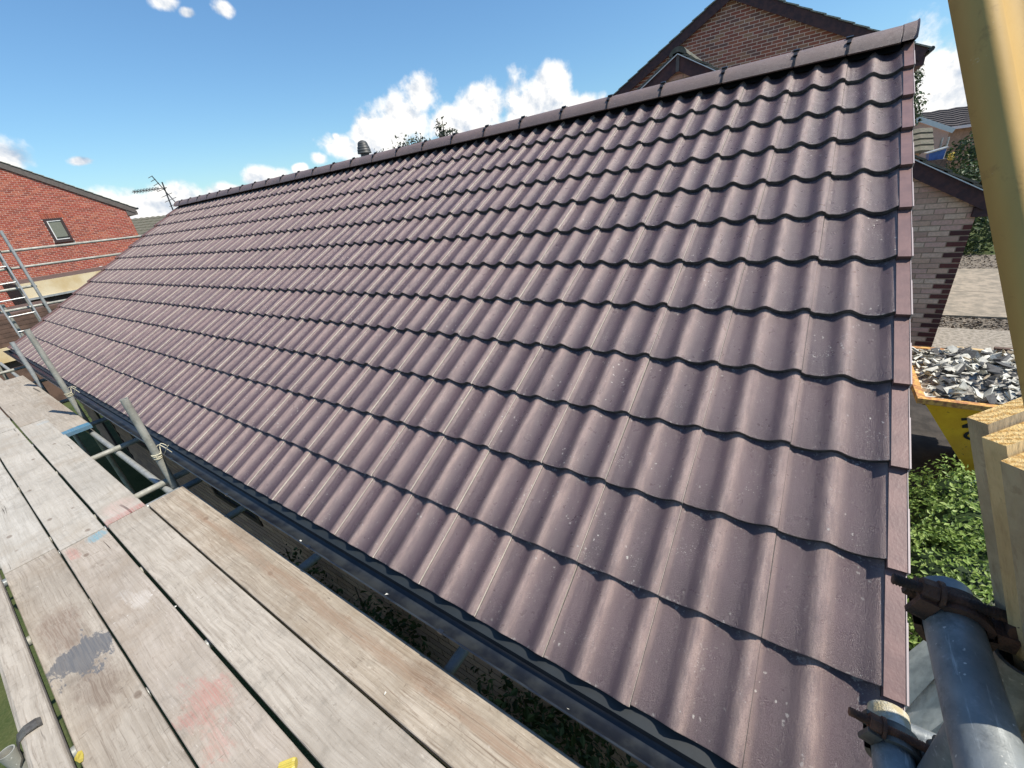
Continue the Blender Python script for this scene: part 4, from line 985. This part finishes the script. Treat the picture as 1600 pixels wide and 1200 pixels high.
# shrubs against the wall below the gutter
for i, (y, z, n_, lb) in enumerate([(1.05, -1.15, 5200, 'dark shrub against the wall, lowest in the gap below the gutter'), (2.35, -1.35, 4200, 'dark shrub against the wall near the second cross tube'), (3.4, -1.5, 3600, 'dark shrub against the wall at the edge of the near boards')]):
    s_ = thing('wall_shrub', lb, 'shrub', (.15, y, GZ), 'shrubs growing along the bungalow wall')
    leaves('foliage', [(.14, y, z, .20, .52, .50), (.02, y + .2, z - .55, .34, .7, .5)], n_, .022, M['leaf_dark'], s_, .2)
    mb = MB()
    for k in range(9):
        a = random.uniform(-.3, .3); mb.tube([(.12, y, GZ), (.12 + a * .3, y + a, z - .3), (.12 + a * .5, y + a * 1.4, z + .3)], [.012, .008, .004], 6)
    mb.build('stem', M['bark'], s_)
def tree(name, label, cat, base, h, ells, n_, size, mat, shell=.3, group=None):
    t = thing(name, label, cat, base, group); b = Vector(base); leaves('crown', ells, n_, size, mat, t, shell)
    mb = MB(); mb.tube([b, b + Vector((.05, 0, h * .5)), b + Vector((0, .1, h * .8))], [h * .035, h * .025, h * .012], 9)
    for e in ells:
        c = Vector(e[:3])
        for _ in range(5):
            q = c + Vector((random.uniform(-.7, .7) * e[3], random.uniform(-.7, .7) * e[4], random.uniform(-.2, .95) * e[5])); s0 = b + Vector((0, 0, h * random.uniform(.4, .7))); mb.tube([s0, (s0 + q) / 2 + Vector((0, 0, .1)), q], [h * .010, h * .006, h * .002], 5)
    mb.build('trunk', M['bark'], t); return t
tree('garden_tree', 'sparse wispy tree top showing over the ridge to the right of the vent', 'tree', (12, 13.6, GZ), 5.2, [(12, 14.3, 3.1, .7, .85, .42), (12, 13.2, 3.3, .7, .8, .42), (12, 12.5, 3.45, .6, .45, .25)], 420, .06, M['leaf_grey'], .1)
tree('garden_tree', 'small leafy branch tip rising over the ridge in front of the big cloud', 'tree', (12, 11.3, GZ), 5.6, [(12, 11.35, 3.55, .25, .22, .40), (12, 11.0, 3.35, .3, .30, .28)], 170, .065, M['leaf_grey'], .1)
tree('garden_tree', 'green tree between the brown brick gable and the amber ladder', 'tree', (20, -1.4, GZ), 5.5, [(20, -1.62, 3.05, .8, .42, .75), (20, -1.80, 2.2, .8, .46, .6), (20, -1.3, 2.6, .7, .5, 1.0)], 2600, .06, M['leaf_dark'], .2)
for i, (x, y, z, rx, ry, rz, lb) in enumerate([(22, -4.35, .60, 1.3, 1.05, .80, 'dark green shrub below the white gutter of the far bungalow'), (20, -4.0, -.25, 1.2, .95, .75, 'lower dark shrub behind the tan gable rake beside the ladder'), (27, -6.8, .6, 1.6, 1.6, 1.0, 'dark shrub at the far right, mostly behind the ladder')]):
    tree('far_shrub', lb, 'shrub', (x, y, GZ), z - GZ, [(x, y, z, rx, ry, rz), (x, y - .2, z - 1.2, rx, ry, 1.0)], 3500, .07, M['leaf_dark'], .5, 'shrubs beyond the tan gable')
mb = MB(); tree('yellow_flower', 'tiny clump of yellow flowers beside the blue bin', 'flower', (17.3, -2.72, .5), .3, [(17.3, -2.72, .80, .07, .07, .12)], 60, .035, M['yellow_plastic'], .1)

# ------------------------------------------------------------------ skip with rubble
SX0, SX1, SY0, SY1, SZ = 4.64, 6.15, -.87, -4.1, -1.0
skip = thing('skip', 'yellow steel skip heaped with broken tile rubble at the right', 'skip', ((SX0 + SX1) / 2, -2.4, GZ))
def frustum(mb, in_=0, zt=SZ, zb=GZ + .12):
    i = in_; return [(SX0 + i, SY0 - i, zt), (SX1 - i, SY0 - i, zt), (SX1 - i, SY1 + i, zt), (SX0 + i, SY1 + i, zt), (SX0 + .10 + i, SY0 - .78 - i, zb + i), (SX1 - .10 - i, SY0 - .78 - i, zb + i), (SX1 - .10 - i, SY1 + .78 + i, zb + i), (SX0 + .10 + i, SY1 + .78 + i, zb + i)]
mb = MB(); mb.add(frustum(mb), [(0, 1, 5, 4), (1, 2, 6, 5), (2, 3, 7, 6), (3, 0, 4, 7), (4, 5, 6, 7)]); mb.add(frustum(mb, .02), [(4, 5, 1, 0), (5, 6, 2, 1), (6, 7, 3, 2), (7, 4, 0, 3), (7, 6, 5, 4)])
body = mb.build('body', M['skip'], skip)
mb = MB(); w = .035
for lo, hi in (((SX0 - w, SY1 - w), (SX0 + .03, SY0 + w)), ((SX1 - .03, SY1 - w), (SX1 + w, SY0 + w)), ((SX0 + .03, SY0 - .03), (SX1 - .03, SY0 + w)), ((SX0 + .03, SY1 - w), (SX1 - .03, SY1 + .03))):
    mb.box((lo[0], lo[1], SZ - .045), (hi[0], hi[1], SZ + .012))
mb.build('rim', M['skip_rim'], skip)
mb = MB()
for yy in (-1.6, -2.5, -3.4):
    mb.obox((SX0 + .03, yy, (SZ + GZ) / 2 - .02), (Vector((0, 1, 0)), Vector((.99, 0, -.08)).normalized(), Vector((.08, 0, .99)).normalized()), (.03, .02, .5))
mb.build('rib', M['skip'], skip)
# lettering reading down the front plate
def letter(ch, org, right, up, size, th, nrm):
    L = {'N': [[(0, 0), (.2, 0), (.2, 1), (0, 1)], [(.2, 1), (.02, 1), (.56, 0), (.76, 0)], [(.58, 0), (.78, 0), (.78, 1), (.58, 1)]],
         'O': [[(.39 + .39 * cos(a), .5 + .5 * sin(a)), (.39 + .39 * cos(b), .5 + .5 * sin(b)), (.39 + .20 * cos(b), .5 + .31 * sin(b)), (.39 + .20 * cos(a), .5 + .31 * sin(a))] for a, b in [(2 * pi * i / 14, 2 * pi * (i + 1) / 14) for i in range(14)]]}[ch]
    mb = MB()
    for i, q in enumerate(L): mb.add([org + right * (x * size) + up * (y * size) + nrm * (.004 + .0003 * i) for x, y in q], [tuple(range(4))])
    return mb
fdn = Vector((.10, 0, -(SZ - GZ - .12))).normalized(); nrm = Vector((0, 1, 0)).cross(fdn).normalized(); nrm = nrm if nrm.x < 0 else -nrm
def on_front(y, z): return Vector((SX0 + .10 * (SZ - z) / (SZ - GZ - .12), y, z))
down = (on_front(-1.42, -1.8) - on_front(-1.24, -1.25)).normalized(); upv = down.cross(nrm).normalized(); upv = upv if upv.y < 0 else -upv
for i, ch in enumerate('NO'):
    o_ = on_front(-1.20, -1.17) + down * (i * .155); mb = letter(ch, o_, down, upv, .155, .01, nrm); l_ = mb.build('letter', M['black_paint'], skip); l_['label'] = 'black letter ' + ch
# rubble mound, then pieces
def heap(x, y): 
    a = max(0, min(1, (x - SX0) / .35)) * max(0, min(1, (SX1 - x) / .35)) * max(0, min(1, (SY0 - y) / .35)) * max(0, min(1, (y - SY1) / .35)); return SZ - .05 + .20 * a + .05 * mn.noise(Vector((x * 1.7, y * 1.7, 3)))
mb = MB(); nx, ny = 16, 30; vs = [(SX0 + .03 + (SX1 - SX0 - .06) * i / nx, SY0 - .03 + (SY1 - SY0 + .06) * j / ny, heap(SX0 + .03 + (SX1 - SX0 - .06) * i / nx, SY0 - .03 + (SY1 - SY0 + .06) * j / ny) - .05) for j in range(ny + 1) for i in range(nx + 1)]
mb.add(vs, [(j * (nx + 1) + i, j * (nx + 1) + i + 1, (j + 1) * (nx + 1) + i + 1, (j + 1) * (nx + 1) + i) for j in range(ny) for i in range(nx)])
mo = stuff(mb.build('rubble_mound', M['rubble_fine'])); tag(mo, 'fine broken rubble filling the yellow skip under the larger pieces', 'rubble')
kinds = [('chip_pale', 'jagged pale piece of broken tile heaped in the yellow skip', 'pale rubble in the skip'), ('chip_dark', 'jagged dark grey piece of broken tile heaped in the yellow skip', 'dark rubble in the skip'), ('chip_tan', 'tan lump of mortar heaped in the yellow skip', 'tan rubble in the skip')]
cm = {k[0]: [chip_mesh(i * 7 + j, .30, M[k[0]]) for j in range(6)] for i, k in enumerate(kinds)}
for i in range(298):
    y = SY0 - .05 - 1.75 * random.random() ** 1.15; x = random.uniform(SX0 + .06, SX1 - .06); k = random.choices(kinds, (7, 3.2, .8))[0]
    o = bpy.data.objects.new('rubble_piece', random.choice(cm[k[0]])); COL.objects.link(o); s_ = random.uniform(.04, .105)
    o.location = (x, y, heap(x, y) + random.uniform(-.02, .035)); o.scale = (s_, s_ * random.uniform(.6, 1), s_ * random.uniform(.5, .9)); o.rotation_euler = (random.gauss(0, .45), random.gauss(0, .45), random.uniform(0, 6.28)); tag(o, k[1], 'rubble', k[2])
small = MB()
for i in range(1500):
    x = random.uniform(SX0 + .04, SX1 - .04); y = random.uniform(SY1 + .05, SY0 - .03); c_ = Vector((x, y, heap(x, y) - .03)); r_ = random.uniform(.02, .06)
    a_ = [c_ + Vector((random.uniform(-1, 1), random.uniform(-1, 1), random.uniform(-.3, .7))).normalized() * r_ for _ in range(5)]
    small.add(a_, [(0, 1, 2), (0, 2, 3), (0, 3, 4), (0, 4, 1), (1, 4, 3, 2)], random.choice((0, 0, 0, 1)))
so_ = stuff(small.build('small_rubble', [M['chip_pale'], M['chip_dark']])); tag(so_, 'small chips filling between the larger pieces in the yellow skip', 'rubble')
# splintered battens and green plastic at the back of the skip
for i, (p, q, lb) in enumerate([((6.05, -1.35, -.93), (6.0, -1.95, -.95), 'pale splintered batten along the far rim of the skip, left one'), ((6.05, -1.65, -.90), (5.9, -2.5, -.88), 'reddish splintered batten along the far rim of the skip, right one')]):
    p, q = Vector(p), Vector(q); d = (q - p).normalized(); mb = MB(); mb.obox((p + q) / 2, (d, Vector((0, 0, 1)).cross(d), Vector((0, 0, 1))), ((q - p).length / 2, .03, .014)); tag(mb.build('broken_batten', M['timber_side'] if i == 0 else M['cladding']), lb, 'batten')
mb = MB(); vs = []; c = Vector((6.3, -2.15, -.95))
for j in range(9):
    for i in range(9): a, b = (i / 8 - .5), (j / 8 - .5); vs.append(c + Vector((.25 * b, .34 * a, .16 * (1 - (2 * a) ** 2) * (1 - (2 * b) ** 2) + .05 * mn.noise(Vector((a * 9, b * 9, 1))))))
mb.add(vs, [(j * 9 + i, j * 9 + i + 1, j * 9 + i + 10, j * 9 + i + 9) for j in range(8) for i in range(8)]); tag(mb.build('green_bag', M['plastic_green']), 'crumpled bright green plastic bag at the far rim of the skip', 'bag')
mb = MB(); vs = []; c = Vector((4.35, -1.55, -2.0))
for j in range(9):
    for i in range(12): a = 2 * pi * i / 12; b = pi * j / 8; vs.append(c + Vector((.22 * sin(b) * cos(a), .35 * sin(b) * sin(a), .32 * cos(b))) * (1 + .25 * mn.noise(Vector((a, b * 2, 4)))))
mb.add(vs, [(j * 12 + i, j * 12 + (i + 1) % 12, (j + 1) * 12 + (i + 1) % 12, (j + 1) * 12 + i) for j in range(8) for i in range(12)]); tag(mb.build('blue_bag', M['plastic_blue']), 'blue plastic bag on the ground between the bush and the skip', 'bag')

# ------------------------------------------------------------------ far left: scaffold rails, ladder, garage, roofs, aerial
YF = 12.4
tube((-2.2, YF, 1.56), (2.95, YF, 1.475), 'upper horizontal guard rail of the far scaffold in front of the red brick house', 'galv_old', 'far scaffold tubes')
tube((-2.2, YF, 1.27), (2.6, YF, 1.185), 'lower horizontal guard rail of the far scaffold in front of the red brick house', 'galv_old', 'far scaffold tubes')
tube((-2.2, YF, .90), (.84, YF, .87), 'short third rail of the far scaffold below the two guard rails', 'galv_old', 'far scaffold tubes')
tube((-2.2, YF, .56), (1.7, YF, .50), 'lowest rail of the far scaffold above the brown boarding', 'galv_old', 'far scaffold tubes')
tube((.80, YF - .06, GZ), (.80, YF - .06, 1.86), 'tallest upright of the far scaffold with its top at the left edge of the sky', 'galv', 'far scaffold tubes')
tube((.62, YF + .06, .0), (.62, YF + .06, 1.72), 'second thinner upright of the far scaffold behind the rails', 'galv_old', 'far scaffold tubes')
tube((-.22, YF, GZ), (-.22, YF, 1.3), 'leftmost upright of the far scaffold, out of frame', 'galv_old', 'far scaffold tubes')
tube((.33, YF + .5, -.6), (.33, YF + .5, .62), 'short pale upright low down behind the ladder', 'galv_old', 'far scaffold tubes')
for (x, z, lb) in ((.63, 1.535, 'small dark coupler on the upper far guard rail'), (.63, 1.225, 'small dark coupler on the lower far guard rail'), (.80, .50, 'small dark coupler at the foot of the tallest far upright')):
    mb = MB(); mb.tube([(x - .03, YF, z), (x + .03, YF, z)], .037, 10); mb.tube([(x, YF - .07, z), (x, YF + .07, z - .005)], .012, 8); mb.box((x - .02, YF - .05, z - .045), (x + .02, YF + .05, z - .02)); tag(mb.build('scaffold_coupler', M['rust']), lb, 'coupler', 'far couplers')
ld = thing('ladder', 'thin pale aluminium ladder leaning on the far scaffold at the left edge', 'ladder', (.45, YF - .2, -.3))
la0, la1 = Vector((.60, YF - .25, -.25)), Vector((.62, YF - .1, 1.75)); lb0, lb1 = la0 + Vector((-.37, 0, 0)), la1 + Vector((-.37, 0, 0))
for a, b in ((la0, la1), (lb0, lb1)): mb = MB(); d = (b - a).normalized(); mb.obox((a + b) / 2, (Vector((1, 0, 0)), d.cross(Vector((1, 0, 0))), d), (.012, .03, (b - a).length / 2)); mb.build('stile', M['alu'], ld)
for i in range(7):
    t = .06 + i * .14; p = la0.lerp(la1, t); q = lb0.lerp(lb1, t); mb = MB(); mb.tube([p, q], .013, 8); mb.build('rung', M['alu'], ld)
# flat-roofed garage with cream parapet board and brown boarding
ga = thing('flat_garage', 'flat-roofed garage with a cream fascia and brown boarding below the red brick house', 'garage', (1, 20, GZ))
mb = MB(); mb.box((1.48, 20, .18), (6.5, 20.06, .62)); mb.build('fascia', M['cream'], ga)
mb = MB(); mb.box((1.48, 19.94, .12), (6.5, 20.0, .18)); mb.build('gutter', M['galv'], ga)
mb = MB(); mb.box((1.5, 20.06, GZ), (6.4, 24, .60)); mb.build('wall', M['cladding'], ga)
gb = thing('boarded_shed', 'brown boarded shed with a cream base strip at the left edge', 'shed', (0, 16.5, GZ))
mb = MB(); mb.box((-3, 16.56, GZ), (1.6, 19, .13)); mb.build('core', M['cladding'], gb)
for i in range(7): mb = MB(); z_ = -.60 + i * .105; mb.box((-3, 16.53 + .004 * (i % 2), z_), (1.55, 16.56, z_ + .098)); mb.build('boarding_plank', M['cladding'], gb)
mb = MB(); mb.box((-3, 16.45, -.95), (1.7, 16.56, -.61)); mb.build('base_strip', M['cream'], gb)
# patch of red brick wall between is the house itself; white lamp on wall
mb = MB(); mb.tube([(5.55, 29.9, -.05 + .25), (5.55, 29.8, .2)], .06, 10); mb.box((5.5, 29.85, .3), (5.62, 29.98, .42)); mb.tube([(5.6, 29.75, .2), (5.62, 29.55, .1)], [.05, .1], 10)
tag(mb.build('security_lamp', M['white_pvc']), 'small white lamp on the red brick wall above the cream board', 'lamp')
# distant roof and aerial
fr = thing('distant_house', 'distant house roof of mottled dark tiles between the red house and the new roof', 'house', (15, 46, GZ))
for i in range(9):
    a, b = i / 9, (i + 1) / 9; mb = MB(); K = 60; vs = []
    for j in range(K + 1): x = 10 + 12 * j / K; w_ = .05 * (j % 2); vs += [(x, 43 + 3.2 * a, 1.15 + 1.8 * a + .07 + w_), (x, 43 + 3.2 * b, 1.15 + 1.8 * b + w_), (x, 43 + 3.2 * a, 1.15 + 1.8 * a - .05)]
    mb.add(vs, [(3 * j, 3 * j + 3, 3 * j + 4, 3 * j + 1) for j in range(K)] + [(3 * j + 2, 3 * j + 5, 3 * j + 3, 3 * j) for j in range(K)]); mb.build('tile_course', M['green_tile'], fr)
mb = MB(); mb.box((10.2, 43.4, GZ), (21.8, 49, 1.1)); mb.build('wall', M['mortar_dull'], fr); mb = MB(); mb.prism([(10, 46.2, 2.95), (10, 49.4, 1.15), (10, 49.4, 1.05), (10, 46.2, 2.85)], (12, 0, 0)); mb.build('back_slope', M['green_tile'], fr)
mb = MB(); mb.tube([(12.6, 41.2, 1.3), (12.6, 41.2, 1.75), (12.6, 41.2, 1.9)], [.55, .55, .3], 14); tag(mb.build('water_butt', M['vent']), 'dark rounded tank in front of the distant roof', 'tank')
ae = thing('tv_aerial', 'tv aerial mast with two many-armed antennas against the clouds at the left', 'aerial', (12.5, 38, GZ))
def rod(a, b, r, name, m='ridge_clip'): mb = MB(); mb.tube([a, b], r * 1.5, 6); return mb.build(name, M[m], ae)
rod((12.35, 38, GZ), (12.62, 38, 4.78), .028, 'mast')
bo = rod((13.25, 38, 2.6), (12.2, 38, 5.15), .02, 'boom')
for t, l in ((.0, .0), (.28, .95), (.40, 1.0), (.52, .9), (.66, .85), (.80, .65), (.90, .55), (.985, .5)):
    if l == 0: continue
    x = 13.25 + (12.2 - 13.25) * t; z_ = 2.6 + 2.55 * t; rod((x - l * .55, 38, z_ - .10 * l), (x + l * .25 * (1 if t < .7 else .1), 38, z_ + .16 * l), .013, 'element')
rod((12.75, 38, 4.42), (10.7, 38, 4.28), .018, 'boom')
for i in range(9):
    x = 10.85 + i * .17; z_ = 4.29 + i * .012
    rod((x - .07, 38, z_ - .12), (x + .07, 38, z_ + .12), .012, 'director'); rod((x - .07, 38, z_ + .1), (x + .07, 38, z_ - .1), .012, 'director')
# short board across the gable end carrying the foot of the timber bundle
mb = MB(); mb.box((-1.3, -.42, DZ - .038), (.04, -.20, DZ)); tag(mb.build('scaffold_board', M['board']), 'board beyond the verge under the foot of the leaning timber bundle', 'scaffold board', 'boards of the scaffold deck')
